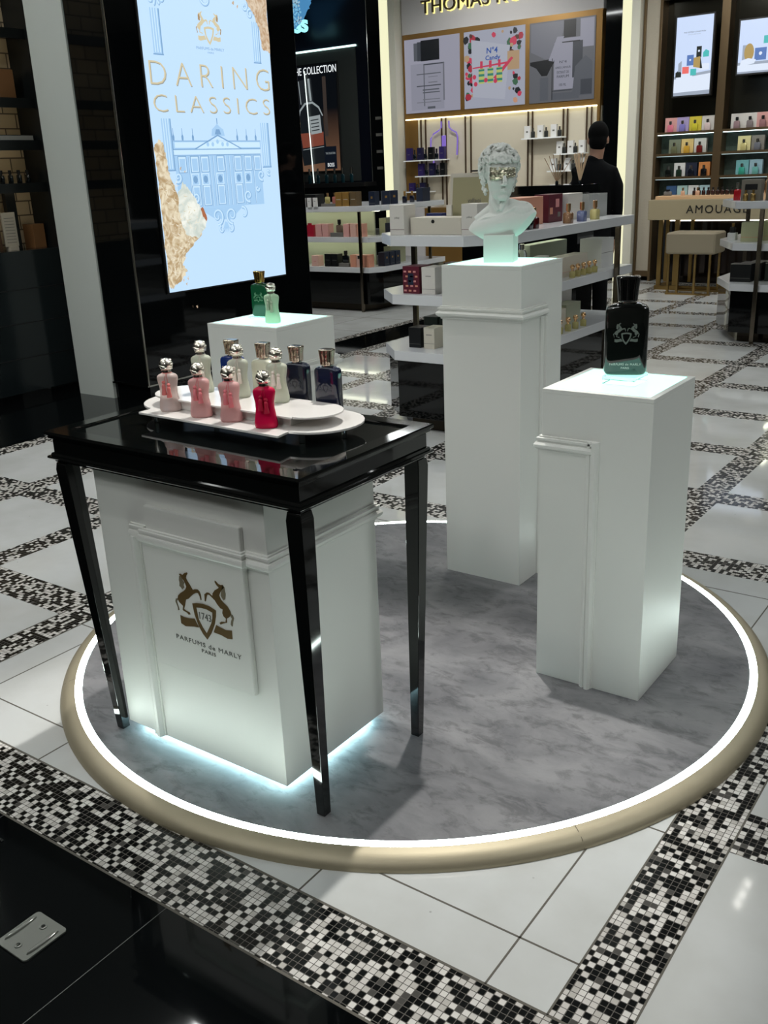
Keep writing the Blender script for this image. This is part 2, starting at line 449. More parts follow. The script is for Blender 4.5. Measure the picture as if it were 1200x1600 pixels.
def brushed(name, rgb, rough=.3):
    m = mat(name, rgb, rough=rough, metal=1.)
    nt = m.node_tree; N = nt.nodes.new; K = nt.links.new
    tc = N('ShaderNodeTexCoord'); mp = N('ShaderNodeMapping'); mp.inputs['Scale'].default_value = (6, 6, 300); K(tc.outputs['Object'], mp.inputs['Vector'])
    a = N('ShaderNodeTexNoise'); a.inputs['Scale'].default_value = 4; K(mp.outputs[0], a.inputs['Vector'])
    bp = N('ShaderNodeBump'); bp.inputs['Strength'].default_value = .12; bp.inputs['Distance'].default_value = .001; K(a.outputs['Fac'], bp.inputs['Height']); K(bp.outputs[0], nt.nodes['Principled BSDF'].inputs['Normal'])
    return m
CHAMP = brushed('champagne_metal', (176, 166, 142), .5); CHAMP.node_tree.nodes['Principled BSDF'].inputs['Metallic'].default_value = .55
WLED = mat('led_white', (255, 255, 255), emit=24.0, ergb=(236, 255, 248))
pf = thing('display_platform', (*PC, 0), 'large round grey stone-look platform with a glowing white rim, under the white pedestals', 'platform')
b = MB(); b.lathe([(.2, 0), (1.068, 0), (1.068, PZ)], (*PC, 0), 160); b.build('platform_top', stone_mat(), pf)
b = MB(); b.ring([(1.0682, .0), (1.0895, .0), (1.0895, PZ + .0005), (1.0682, PZ + .0005)], PC); b.build('led_ring', WLED, pf)['label'] = 'glowing white light ring'
b = MB(); b.ring([(1.0898, 0), (1.137, 0), (1.137, .006), (1.134, .014), (1.127, .022), (1.116, .029), (1.104, .033), (1.0898, .0355)], PC); b.build('edge_band', CHAMP, pf)['label'] = 'brushed champagne metal edge'
for a in (-.62, 1.2, 2.9, -2.3):
    b = MB(); ca, sa = math.cos(a), math.sin(a)
    b.T = Matrix.Translation((*PC, 0)) @ Matrix.Rotation(a, 4, 'Z')
    b.add([(1.09, -.0007, .036), (1.105, -.0007, .0336), (1.128, -.0007, .0222), (1.1376, -.0007, .004), (1.09, .0007, .036), (1.105, .0007, .0336), (1.128, .0007, .0222), (1.1376, .0007, .004)], [(0, 1, 5, 4), (1, 2, 6, 5), (2, 3, 7, 6)])
    b.build('band_joint', mat('joint_dark', (80, 72, 58), rough=.5), pf, smooth=0)

# ---------------------------------------------------------------- white pedestals
WHITE = mat('white_lacquer', (218, 218, 213), rough=.42, spec=.4)
MINT = mat('light_panel', (84, 104, 98), emit=1.6, ergb=(180, 255, 234), rough=.3)
MINTLED = mat('mint_led', (210, 250, 255), emit=17, ergb=(196, 244, 252))
def mold_prof(t, z):  # classical frame moulding: outward offset, height above z (.04 tall)
    return [(-.002, z), (.004, z), (.005, z + .006), (.010, z + .008), (.017, z + .014), (.018, z + .021), (.014, z + .027), (.009, z + .028), (.009, z + .032), (.012, z + .034), (.012, z + .040), (.006, z + .041), (.006, z + .045), (-.002, z + .046)]
def vmold(mb, x, y, dx, dy, w, z0, z1):
    """vertical moulding: plan profile of width w along (dx,dy), rising outward to the right of it"""
    nx, ny = dy, -dx
    P = [(0, -.002), (0, .006), (.1, .008), (.16, .012), (.34, .012), (.38, .009), (.46, .009), (.52, .017), (.78, .018), (.9, .011), (.92, .005), (1, .004), (1, -.002)]
    pl = [(x + dx * w * a + nx * o, y + dy * w * a + ny * o) for a, o in P]
    mb.prism(pl, z0, z1)
def lit_top(root, x0, x1, y0, y1, z, r=.016):
    b = MB(); b.box(x0 + r, x1 - r, y0 + r, y1 - r, z - .01, z + .0006); b.build('light_panel', MINT, root)['label'] = 'glowing mint white top panel'
def rim_body(x0, x1, y0, y1, z0, z1, r=.016):
    b = MB()
    b.prism([(x0, y0), (x1, y0), (x1, y1), (x0, y1)], z1 - .012, z1, [[(x0 + r, y0 + r), (x1 - r, y0 + r), (x1 - r, y1 - r), (x0 + r, y1 - r)]])
    b.box(x0, x1, y0, y1, z0, z1 - .012)
    return b
# tall pedestal under the bust
tp = thing('display_pedestal', (-1.69, 3.065, PZ), 'tallest white pedestal with a wrapped moulding, carrying the white bust', 'pedestal', 'white pedestals on the round platform')
X0, X1, Y0, Y1 = -1.845, -1.533, 2.911, 3.222
rim_body(X0, X1, Y0, Y1, PZ, 1.185).build('pedestal_body', WHITE, tp, bevel=.0012)
lit_top(tp, X0, X1, Y0, Y1, 1.185)
b = MB(); b.sweep([(X0, 3.1), (X0, Y0), (X1, Y0), (X1, 3.09)], mold_prof(0, 1.0), closed=False); b.build('moulding', WHITE, tp)
b = MB(); vmold(b, X1, 3.05, 0, 1, .04, PZ, 1.004); b.build('moulding', WHITE, tp)
# right pedestal under the black bottle
rp = thing('display_pedestal', (-1.015, 2.52, PZ), 'white pedestal at the right with corner moulding, under the black bottle', 'pedestal', 'white pedestals on the round platform')
X0, X1, Y0, Y1 = -1.176, -.859, 2.362, 2.68
rim_body(X0, X1, Y0, Y1, PZ, .92, .018).build('pedestal_body', WHITE, rp, bevel=.0012)
lit_top(rp, X0, X1, Y0, Y1, .92, .018)
b = MB(); b.sweep([(X0, Y0 + .12), (X0, Y0), (-1.018, Y0)], mold_prof(0, .742), closed=False)
vmold(b, -1.002 - .038, Y0, 1, 0, .038, PZ, .788)
b.build('moulding', WHITE, rp)
b = MB(); b.box(X0 - .007, X0 + .001, Y0, Y0 + .12, PZ, .75); b.build('side_strip', WHITE, rp)
# left pedestal behind the table
lp = thing('display_pedestal', (-2.348, 2.566, PZ), 'white pedestal behind the black table, carrying the two green bottles', 'pedestal', 'white pedestals on the round platform')
X0, X1, Y0, Y1 = -2.51, -2.186, 2.411, 2.72
rim_body(X0, X1, Y0, Y1, PZ, 1.02, .016).build('pedestal_body', WHITE, lp, bevel=.0012)
lit_top(lp, X0, X1, Y0, Y1, 1.02)
b = MB(); b.sweep([(X1, Y0 + .12), (X1, Y1), (X0, Y1)], [(-o, z) for o, z in mold_prof(0, .84)] if False else mold_prof(0, .84), closed=False); b.build('moulding', WHITE, lp)

# ---------------------------------------------------------------- black table and the plinth below it
TX0, TX1, TY0, TY1, TZ = -2.118, -1.261, 1.424, 1.94, .908
tb = thing('display_table', (-1.69, 1.682, PZ), 'glossy black lacquered table with tapered legs, carrying the perfume tray', 'table')
TB = mat('black_lacquer', (6, 8, 8), rough=.06, spec=.55, coat=.3)
b = MB(); rect = [(TX0, TY0), (TX1, TY0), (TX1, TY1), (TX0, TY1)]
b.sweep(rect, [(-.042, .908), (-.002, .908), (0, .905), (0, .899), (-.006, .895), (-.007, .889), (-.014, .884), (-.014, .852), (-.009, .850), (-.007, .844), (-.001, .843), (.0, .838), (-.004, .834), (-.012, .832), (-.014, .826), (-.022, .824), (-.06, .824), (-.06, .9), (-.046, .9)])
b.build('table_frame', TB, tb)
b = MB(); b.box(TX0 + .04, TX1 - .04, TY0 + .04, TY1 - .04, .890, .9025); b.build('table_top', mat('black_glass', (5, 7, 7), rough=.02, spec=.6), tb)
b = MB(); r1 = [(TX0 + .041, TY0 + .041), (TX1 - .041, TY0 + .041), (TX1 - .041, TY1 - .041), (TX0 + .041, TY1 - .041)]
b.sweep(r1, [(-.004, .9024), (-.0005, .9024), (-.0005, .9045), (-.004, .9045)]); b.build('inlay_line', mat('dark_steel', (70, 72, 70), rough=.25, metal=1), tb)
def leg(tx0, tx1, ty0, ty1, bx0, bx1, by0, by1):
    m = MB(); zt, zb = .824, PZ
    m.add([(bx0, by0, zb), (bx1, by0, zb), (bx1, by1, zb), (bx0, by1, zb), (tx0, ty0, zt - .02), (tx1, ty0, zt - .02), (tx1, ty1, zt - .02), (tx0, ty1, zt - .02), (tx0 + .003, ty0 + .003, zt), (tx1 - .003, ty0 + .003, zt), (tx1 - .003, ty1 - .003, zt), (tx0 + .003, ty1 - .003, zt)],
          [(3, 2, 1, 0), (8, 9, 10, 11)] + [(k + i, k + (i + 1) % 4, k + 4 + (i + 1) % 4, k + 4 + i) for k in (0, 4) for i in range(4)])
    m.build('leg', TB, tb, bevel=.0016)
for fx in (0, 1):
    for fy in (0, 1):
        txa = (-1.317, -1.273) if fx else (-2.106, -2.062); bxa = (-1.317, -1.292) if fx else (-2.052, -2.027)
        tya = (1.885, 1.929) if fy else (1.435, 1.479); bya = (1.874, 1.899) if fy else (1.464, 1.489)
        leg(*txa, *tya, *bxa, *bya)
cb = thing('display_plinth', (-1.73, 1.7, .058), 'white plinth with the gilt horse crest, floating in its own light below the black table', 'plinth')
CX0, CX1, CY0, CY1 = -2.02, -1.428, 1.485, 1.902
b = MB(); b.box(CX0, CX1, CY0, CY1, .058, .822); b.build('plinth_body', WHITE, cb, bevel=.0015)
b = MB(); b.sweep([(-1.505, CY0), (CX1, CY0), (CX1, CY1), (CX1 - .1, CY1)], [(o * .9, z) for o, z in mold_prof(0, .637)], closed=False); b.build('moulding', WHITE, cb)
b = MB(); b.sweep([(-1.895, CY0), (-1.83, CY0)], [(o * .8, z) for o, z in mold_prof(0, .637)], closed=False)
vmold(b, -1.906, CY0, 1, 0, .042, .06, .65); b.build('moulding', WHITE, cb)
b = MB(); b.sweep([(-1.835, CY0 + .01), (-1.835, CY0 - .016), (-1.495, CY0 - .016), (-1.495, CY0 + .01)], [(o * .7, z) for o, z in mold_prof(0, .637)], closed=False); b.build('moulding', WHITE, cb)
b = MB(); b.box(-1.825, -1.498, CY0 - .014, CY0, .68, .742, .002); b.build('raised_panel', WHITE, cb)
b = MB(); b.box(-1.835, -1.494, CY0 - .016, CY0, .302, .64, .002); b.build('raised_panel', WHITE, cb)
b = MB(); b.box(CX0 + .025, CX1 - .025, CY0 + .025, CY0 + .045, .046, .058); b.box(CX0 + .025, CX1 - .025, CY1 - .045, CY1 - .025, .046, .058)
b.box(CX0 + .025, CX0 + .045, CY0 + .045, CY1 - .045, .046, .058); b.box(CX1 - .045, CX1 - .025, CY0 + .045, CY1 - .045, .046, .058)
b.build('led_strip', MINTLED, cb)['label'] = 'cool white light strip'
b = MB(); b.box(CX0 + .1, CX1 - .1, CY0 + .1, CY1 - .1, PZ, .058); b.build('foot', MBLK, cb)

# crest: two rearing horses, shield and ribbon (metres on the plinth's face)
CREST = {
'horse_l': [(-17174,5811),(-17109,5830),(-17047,5807),(-16964,5883),(-16875,5915),(-16852,5881),(-16902,5827),(-16927,5758),(-16896,5689),(-16824,5609),(-16766,5525),(-16731,5479),(-16656,5513),(-16556,5529),(-16492,5490),(-16462,5411),(-16455,5273),(-16486,5251),(-16512,5357),(-16556,5432),(-16628,5420),(-16735,5359),(-16831,5282),(-16915,5198),(-17022,5151),(-17048,5079),(-17086,4960),(-17139,4859),(-17044,4827),(-16945,4817),(-16917,4763),(-16986,4741),(-17036,4784),(-17162,4809),(-17186,4836),(-17155,4943),(-17221,4983),(-17287,5022),(-17323,5102),(-17296,5196),(-17202,5284),(-17074,5368),(-16991,5441),(-16951,5515),(-16981,5595),(-17026,5671),(-17074,5725),(-17120,5759)],
'mane_l': [(-17169,5759),(-17120,5759),(-17061,5718),(-17057,5654),(-17007,5611),(-17047,5537),(-17028,5476),(-17111,5403),(-17147,5449),(-17199,5481),(-17184,5571),(-17195,5645)],
'tail_l': [(-17321,5114),(-17392,5086),(-17425,5012),(-17388,4932),(-17358,4850),(-17365,4771),(-17308,4796),(-17324,4881),(-17354,4962),(-17364,5026),(-17323,5069)],
'horse_r': [(-15914,5906),(-15875,5894),(-15815,5844),(-15737,5830),(-15655,5849),(-15622,5794),(-15669,5741),(-15730,5685),(-15780,5611),(-15817,5539),(-15776,5443),(-15691,5378),(-15568,5302),(-15489,5194),(-15473,5113),(-15521,5048),(-15580,5001),(-15638,4965),(-15639,4858),(-15767,4804),(-15870,4746),(-15906,4780),(-15845,4832),(-15693,4855),(-15666,4959),(-15741,5004),(-15771,5083),(-15743,5185),(-15822,5198),(-15919,5282),(-15988,5372),(-16063,5418),(-16151,5472),(-16220,5467),(-16254,5416),(-16309,5264),(-16345,5266),(-16337,5376),(-16332,5452),(-16239,5522),(-16157,5524),(-16082,5478),(-16040,5487),(-16040,5540),(-15950,5646),(-15818,5728),(-15801,5753),(-15875,5800),(-15920,5863)],
'tail_r': [(-15473,5113),(-15421,5104),(-15391,5027),(-15429,4932),(-15459,4807),(-15488,4789),(-15520,4845),(-15495,4937),(-15459,5010),(-15493,5055)],
'mane_r': [(-15655,5849),(-15609,5797),(-15606,5714),(-15590,5633),(-15624,5478),(-15682,5444),(-15729,5496),(-15761,5552),(-15733,5664),(-15710,5732)],
'ribbon_l': [(-17302,4652),(-17161,4632),(-16987,4641),(-16787,4680),(-16666,4467),(-16845,4444),(-17142,4379),(-17303,4428)],
'ribbon_r': [(-16032,4694),(-15894,4664),(-15709,4636),(-15502,4678),(-15513,4442),(-15684,4414),(-15895,4457),(-16146,4468)]}
SHO = [(-16804,5093),(-16656,5139),(-16428,5171),(-16209,5159),(-15985,5094),(-16007,4939),(-16080,4704),(-16229,4425),(-16401,4199),(-16537,4323),(-16665,4512),(-16764,4796)]
SHI = [(-16680,5013),(-16502,5045),(-16307,5049),(-16115,5009),(-16135,4864),(-16197,4696),(-16404,4368),(-16525,4503),(-16638,4695)]
def crest(mb, o, ux, uy, s=1., d=.0008):
    f = lambda P: [((x / 1e4 + 1.6405) * s, (z / 1e4 - .5057) * s) for x, z in P]
    for k, P in CREST.items():
        mb.k = 1 if k[:4] in ('mane', 'tail') else 0
        mb.fpoly(f(P), o, ux, uy, d)
    mb.k = 0
    mb.fpoly(f(SHO), o, ux, uy, d * 1.2, [f(SHI)])
GILT = mat('gilt_print', (116, 92, 52), rough=.42, metal=.55)
GILT2 = mat('gilt_print_pale', (128, 118, 96), rough=.5, metal=.3)
yf = CY0 - .0162
b = MB(); crest(b, (-1.6405, yf, .5057), EX, EZ); b.build('crest', [GILT, GILT2], cb, smooth=0)
INK = mat('grey_ink', (92, 94, 88), rough=.6)
text('1743', (-1.6395, yf, .482), EX, EZ, w=.041, h=.019, depth=.0008, m=INK, parent=cb)
text('PARFUMS de MARLY', (-1.641, yf, .4005), EX, EZ, w=.228, h=.0125, depth=.0006, m=INK, parent=cb, space=1.15)
text('PARIS', (-1.641, yf, .3825), EX, EZ, w=.049, h=.0095, depth=.0006, m=INK, parent=cb, space=1.1)

# ---------------------------------------------------------------- tray on the table
tr = thing('perfume_tray', (-1.7, 1.73, .9025), 'two-tier glossy white tray with rounded ends, on the black table', 'tray')
TRW = mat('white_acrylic', (222, 218, 214), rough=.07, spec=.55)
def arc(cx, cy, r, a0, a1, n=14): return [(cx + r * math.cos(math.radians(a0 + (a1 - a0) * i / n)), cy + r * math.sin(math.radians(a0 + (a1 - a0) * i / n))) for i in range(n + 1)]
b = MB(); low = [(-1.957, 1.605), (-1.462, 1.590), (-1.468, 1.634)] + arc(-1.471, 1.748, .114, -88, 90) + arc(-1.947, 1.765, .114, 90, 262) + [(-1.957, 1.64)]
b.prism(low, .930, .936); b.build('lower_tray', TRW, tr, bevel=.0012)
b = MB(); upp = [(-1.925, 1.663), (-1.467, 1.647), (-1.47, 1.655)] + arc(-1.471, 1.729, .076, -88, 90) + arc(-1.93, 1.743, .076, 90, 268)
b.prism(upp, .961, .966); b.build('upper_tray', TRW, tr, bevel=.0012)
b = MB(); b.box(-1.905, -1.495, 1.675, 1.79, .936, .961); b.build('riser', TRW, tr, bevel=.001)
ACR = mat('clear_acrylic', (235, 245, 243), rough=.02, trans=1., ior=1.49)
for x, y in ((-1.93, 1.64), (-1.45, 1.66), (-1.45, 1.82), (-1.93, 1.85)):
    b = MB(); b.lathe([(.007, .9025), (.007, .93)], (x, y, 0), 16); b.build('tray_foot', ACR, tr)

# three small recessed downlights, mirrored in the floor near the right corner
for y in (6.66, 6.52, 6.40):
    b = MB(); b.lathe([(.001, 3.985), (.028, 3.985), (.028, 4.0)], (-1.44, y, 0), 16); solo(b, 'downlight', mat('downlight_glow', (255, 252, 245), emit=14), 'small round recessed ceiling lamp, one of three in a row', 'lamp', 'recessed downlights')
# ---------------------------------------------------------------- perfume bottles
SILV = mat('silver_cap', (226, 220, 208), rough=.2, metal=1., bump=.35, bscale=170)
STEEL = mat('polished_steel', (190, 188, 182), rough=.12, metal=1.)
def frosted(name, rgb, trans=.25, rough=.38): return mat(name, rgb, rough=rough, trans=trans, ior=1.3, spec=.4)
def tassel_bottle(label, body_m, tassel_m, name='perfume_bottle', group=None):
    t = thing(name, (0, 0, 0), label, 'perfume bottle', group)
    b = MB(); b.loft([(0, .0225, .0125), (.0015, .026, .0150), (.006, .0278, .0166), (.016, .0276, .0166), (.03, .0252, .0156), (.048, .0222, .0145), (.062, .0226, .0146), (.076, .0252, .0158), (.086, .0268, .0165), (.092, .0258, .016), (.096, .0215, .0145), (.0985, .0140, .0120), (.1015, .0098, .0098, 0, 0, 2)], 36, 2.5)
    b.build('glass_body', body_m, t, smooth=60)
    b = MB(); b.lathe([(.0098, .0995), (.0115, .1003), (.0115, .1022), (.0095, .1032), (.0112, .1042), (.0112, .1058), (.008, .107)], seg=20); b.build('collar', STEEL, t)
    b = MB(); b.ball((0, 0, .1205), .0172, 28)
    for k in range(10):
        a = k * 2.4; z = -.8 + 1.6 * k / 9; r = math.sqrt(1 - z * z)
        b.tube([(.0172 * r * math.cos(a + q), .0172 * r * math.sin(a + q), .1205 + .0172 * (z + .12 * math.sin(q * 3))) for q in [i * .25 for i in range(7)]], .0014, 5)
    b.build('ball_cap', SILV, t, smooth=60)
    b = MB()   # cord round the neck, ends down the front, scalloped collar
    b.tube([(.0118 * math.cos(a), .0118 * math.sin(a), .1005) for a in [i * PI / 8 for i in range(17)]], .0009, 5)
    b.tube([(.001, -.0118, .1005), (.0, -.0155, .095), (-.003, -.0172, .086), (-.0045, -.0165, .078)], .0008, 5)
    b.tube([(.002, -.0118, .1005), (.003, -.016, .094), (.0045, -.0168, .08), (.005, -.016, .072)], .0008, 5)
    b.build('cord', tassel_m, t)
    for x, z in ((-.006, .0785), (.0065, .0715)):
        b = MB(); b.ball((x, -.0188, z), .0046, 12)
        b.lathe([(.001, -.003), (.0038, -.0052), (.0050, -.009), (.0048, -.018), (.0068, -.030), (.0064, -.032), (.0008, -.032)], (x, -.0208, z), 14); b.build('tassel', tassel_m, t)
    return t
def shield_bottle(label, body_m, cap_m, emb_m, s=1., name='perfume_bottle', group=None, lettering=None):
    """flat rectangular bottle with rounded shoulders, flared fluted cap and an embossed crest"""
    t = thing(name, (0, 0, 0), label, 'perfume bottle', group)
    S = lambda *q: tuple(v * s for v in q)
    b = MB(); b.loft([S(0, .029, .0125) + (0, 0, 5), S(.002, .032, .0145) + (0, 0, 5), S(.007, .0345, .0162) + (0, 0, 5), S(.10, .0345, .0162) + (0, 0, 5), S(.107, .0335, .0158) + (0, 0, 5), S(.1115, .030, .0145) + (0, 0, 4.5), S(.1145, .0225, .0128) + (0, 0, 4), S(.116, .014, .011) + (0, 0, 3)], 44)
    b.build('glass_body', body_m, t, smooth=50)
    b = MB(); b.lathe([(.0105 * s, .1155 * s), (.0125 * s, .1165 * s), (.0125 * s, .1185 * s), (.0105 * s, .1195 * s)], seg=24); b.build('collar', STEEL, t)
    b = MB(); b.loft([S(.119, .0150, .0120) + (0, 0, 4), S(.121, .0158, .0128) + (0, 0, 4), S(.138, .0168, .0136) + (0, 0, 4), S(.153, .0188, .0148) + (0, 0, 4.5), S(.1565, .0192, .0150) + (0, 0, 4.5), S(.158, .0182, .0138) + (0, 0, 4)], 32)
    for k in (-1, 0, 1):
        b.tube([(k * .0095 * s, -.0130 * s, .121 * s), (k * .0102 * s, -.0138 * s, .138 * s), (k * .0118 * s, -.0150 * s, .156 * s)], .0024 * s, 8)
    b.build('cap', cap_m, t, smooth=50)
    b = MB(); crest(b, (0, -.0160 * s, .068 * s), EX, EZ, .185 * s * 1.1, .0008 * s); b.build('embossed_crest', emb_m, t, smooth=0)
    if lettering:
        text('PARFUMS de MARLY', (0, -.0163 * s, .0185 * s), EX, EZ, w=.05 * s, h=.0036 * s, depth=.0004, m=lettering, parent=t, space=1.15)
        text('PARIS', (0, -.0163 * s, .0125 * s), EX, EZ, w=.013 * s, h=.003 * s, depth=.0004, m=lettering, parent=t)
    return t
PINK = frosted('frosted_pink_glass', (234, 184, 182), .45); PALEP = frosted('frosted_pale_pink_glass', (232, 212, 206), .6)
PINKT = mat('pink_silk', (234, 130, 138), rough=.6); REDG = frosted('raspberry_glass', (196, 16, 66), .0, .25); REDT = mat('raspberry_silk', (190, 16, 58), rough=.6)
CLRG = frosted('frosted_clear_glass', (224, 228, 210), .5); CREAMT = mat('cream_silk', (226, 216, 204), rough=.6)
ROSET = mat('salmon_silk', (224, 122, 118), rough=.6)
MINTG = frosted('frosted_green_glass', (208, 230, 202), .35); GREYT = mat('pale_green_silk', (176, 190, 164), rough=.6)
G4 = 'pink tassel bottles on the lower tray'; G3 = 'clear tassel bottles on the upper tray'; G5 = 'flat bottles at the back of the tray'
for (x, y), bm_, tm, lab in [((-1.888, 1.655), PALEP, ROSET, 'palest pink bottle with salmon tassels at the left end of the tray'), ((-1.764, 1.645), PINK, PINKT, 'frosted pink tassel bottle second from the left in the tray front row'),
        ((-1.660, 1.645), PINK, PINKT, 'frosted pink tassel bottle standing directly left of the raspberry red one'), ((-1.538, 1.637), REDG, REDT, 'raspberry red tassel bottle at the right of the front row')]:
    t = tassel_bottle(lab, bm_, tm, group=G4 if bm_ is not REDG else None); t.location = (x, y, .936); t.rotation_euler.z = .55
for x, y, lab in [(-1.869, 1.76, 'clear frosted bottle with white tassels, left of the dark blue bottle'), (-1.734, 1.757, 'clear frosted tassel bottle in the middle of the upper tray'), (-1.602, 1.757, 'clear frosted tassel bottle at the right, in front of the navy one')]:
    t = tassel_bottle(lab, CLRG, CREAMT, group=G3); t.location = (x, y, .966); t.rotation_euler.z = .55
BLUE = mat('cobalt_lacquer', (22, 44, 104), rough=.18, coat=.5); NAVY = mat('navy_lacquer', (20, 26, 44), rough=.16, coat=.5); NAVY2 = mat('navy_glass', (20, 25, 48), rough=.1, coat=.6)
IVORY = mat('ivory_glass', (204, 204, 184), rough=.25, coat=.3); GRN = mat('deep_green_lacquer', (18, 74, 48), rough=.2, coat=.5)
NICK = mat('nickel_cap', (190, 176, 160), rough=.14, metal=1., bump=.5, bscale=90)
for (x, y), m_, lab in [((-1.838, 1.845), BLUE, 'cobalt blue flat bottle behind the two left clear bottles'), ((-1.722, 1.842), IVORY, 'ivory white flat bottle between two clear tassel bottles'), ((-1.606, 1.839), NAVY, 'dark navy flat bottle half hidden by the right clear bottle'), ((-1.500, 1.832), NAVY2, 'dark blue patterned flat bottle alone at the right back of the tray')]:
    t = shield_bottle(lab, m_, NICK, m_, group=G5); t.location = (x, y, .936); t.rotation_euler.z = .1
t = shield_bottle('dark green flat bottle with gold cap on the left pedestal', GRN, mat('gold_cap', (186, 150, 84), rough=.15, metal=1., bump=.5, bscale=90), mat('green_relief', (120, 160, 130), rough=.3, metal=.4)); t.location = (-2.405, 2.585, 1.0266); t.rotation_euler.z = .15
b = MB(); b.box(-2.446, -2.366, 2.55, 2.62, 1.0206, 1.0266, .0015); solo(b, 'acrylic_riser', ACR, 'clear acrylic slab under the dark green bottle', 'riser')
t = tassel_bottle('pale green frosted bottle with a silver ball cap on the left pedestal', MINTG, GREYT); t.location = (-2.275, 2.497, 1.0206); t.rotation_euler.z = .35
SMOKE = mat('smoked_black_glass', (14, 15, 14), rough=.05, coat=.6, spec=.6)
b = MB(); b.box(-1.053, -.957, 2.478, 2.572, .9206, .944, .0015); solo(b, 'acrylic_block', ACR, 'clear acrylic block under the big black bottle', 'block')
t = shield_bottle('large smoked black display bottle with glossy black cap', SMOKE, mat('black_cap', (10, 10, 10), rough=.08, coat=.5), mat('silver_relief', (158, 160, 154), rough=.2, metal=.6), 1.68, name='display_bottle', lettering=mat('silver_letter', (232, 230, 224), rough=.3))
t.location = (-1.008, 2.528, .944); t.rotation_euler.z = .38

# ---------------------------------------------------------------- bust and figures
def remesh(mb, voxel, smooth_it=4):
    me = bpy.data.meshes.new('r'); me.from_pydata([tuple(v) for v in mb.v], [], mb.f)
    bm = bmesh.new(); bm.from_mesh(me); bmesh.ops.recalc_face_normals(bm, faces=bm.faces); bm.to_mesh(me); bm.free()
    o = bpy.data.objects.new('r', me); col.objects.link(o)
    r = o.modifiers.new('r', 'REMESH'); r.mode = 'VOXEL'; r.voxel_size = voxel
    s = o.modifiers.new('s', 'SMOOTH'); s.iterations = smooth_it; s.factor = .5
    dg = bpy.context.evaluated_depsgraph_get(); dg.update()
    out = bpy.data.meshes.new_from_object(o.evaluated_get(dg))
    bpy.data.objects.remove(o); bpy.data.meshes.remove(me)
    return out
def mesh_part(me, name, m, parent, rz=0.):
    me.materials.clear(); me.materials.append(m)
    me.polygons.foreach_set('use_smooth', [True] * len(me.polygons))
    o = bpy.data.objects.new(name, me); col.objects.link(o); o.parent = parent
    return o
bu = thing('sculpted_bust', (-1.69, 3.055, 1.186), 'white plaster bust of a curly-haired youth with metallic foil over its eyes', 'bust')
bu.rotation_euler.z = math.radians(26)
PLAS = mat('white_plaster', (224, 226, 221), rough=.5, spec=.3)
b = MB(); rnd = random.Random(3)
# head turned to the right of the picture
HT = Matrix.Translation((-.002, 0, .292)) @ Matrix.Rotation(math.radians(15), 4, 'Z') @ Matrix.Rotation(math.radians(3), 4, 'X')
b.T = HT
b.ball((0, .012, .020), (.058, .072, .062), 32)            # skull
b.ball((0, -.016, -.016), (.0470, .047, .064), 32)           # face
b.ball((0, -.022, -.057), (.0355, .0355, .030), 24)            # jaw
b.ball((0, -.045, -.075), (.0175, .0135, .0125), 18)          # chin
b.tube([(0, -.060, .012), (0, -.070, -.008), (0, -.083, -.028)], [.0052, .0062, .0076], 14)   # nose
b.ball((0, -.079, -.031), (.0095, .0085, .0066), 14)
for s in (-1, 1):
    b.ball((s * .0088, -.067, -.033), (.0054, .006, .0048), 12)
    b.tube([(s * .006, -.0610, .014), (s * .02, -.0600, .0175), (s * .037, -.045, .012)], [.0055, .006, .004], 10)   # brow
    b.ball((s * .020, -.0550, .001), (.0115, .0072, .0070), 14)       # eye
    b.ball((s * .027, -.042, -.022), (.0145, .013, .014), 16)    # cheek
    b.tube([(s * .052, .006, .006), (s * .056, .012, -.004), (s * .053, .010, -.020), (s * .050, .004, -.026)], [.0045, .0055, .0045, .0035], 8)   # ear
b.tube([(-.0125, -.0600, -.0480), (0, -.0675, -.0460), (.0125, -.0600, -.0480)], [.0022, .0036, .0022], 10)       # lips
b.tube([(-.0110, -.0595, -.0535), (0, -.0660, -.0545), (.0110, -.0595, -.0535)], [.0022, .0044, .0022], 10)
def curl(c_, d, R, w0):
    q = d.orthogonal().normalized(); w_ = d.cross(q); a0 = rnd.uniform(0, 6); sg_ = rnd.choice((-1, 1))
    b.tube([c_ + (q * math.cos(a0 + sg_ * t_) + w_ * math.sin(a0 + sg_ * t_)) * R * (1 - .06 * t_) + d * (.004 * math.sin(t_ * .8)) for t_ in [k * .6 for k in range(10)]], [w0 * f for f in (.55, .8, 1, 1.05, 1.05, 1, .95, .85, .7, .5)], 8)
for i in range(190):
    z = rnd.uniform(-.7, 1); a = rnd.uniform(0, 2 * PI); r = math.sqrt(max(0, 1 - z * z))
    d = Vector((r * math.cos(a), r * math.sin(a), z))
    if d.y < -.25 and d.z < .36: continue
    if d.y < .05 and d.z < .12 and abs(d.x) < .97: continue
    if d.y < .12 and d.z < -.25: continue
    curl(Vector((d.x * .066, .014 + d.y * .079, .022 + d.z * .068)), d, rnd.uniform(.0085, .0125), .0046)
for i in range(13):      # fringe of heavy locks over the forehead
    a = -1.25 + 2.5 * i / 12; d = Vector((math.sin(a), -math.cos(a), .35)).normalized()
    curl(Vector((.060 * math.sin(a), -.064 * math.cos(a) + .004, .043 + .004 * (i % 2))), d, .0095, .0052)
for s in (-1, 1):          # locks beside and behind the ears, down to the nape
    for k in range(13):
        d = Vector((s * .9, .3, 0)).normalized()
        curl(Vector((s * (.060 - .016 * (k / 12) ** 2), .014 + .03 * rnd.random(), .030 - .0076 * k)), d, .0085, .0046)
    for k in range(3): curl(Vector((s * .058, -.012, .030 - .012 * k)), Vector((s, -.2, 0)), .0070, .0042)
b.T = None
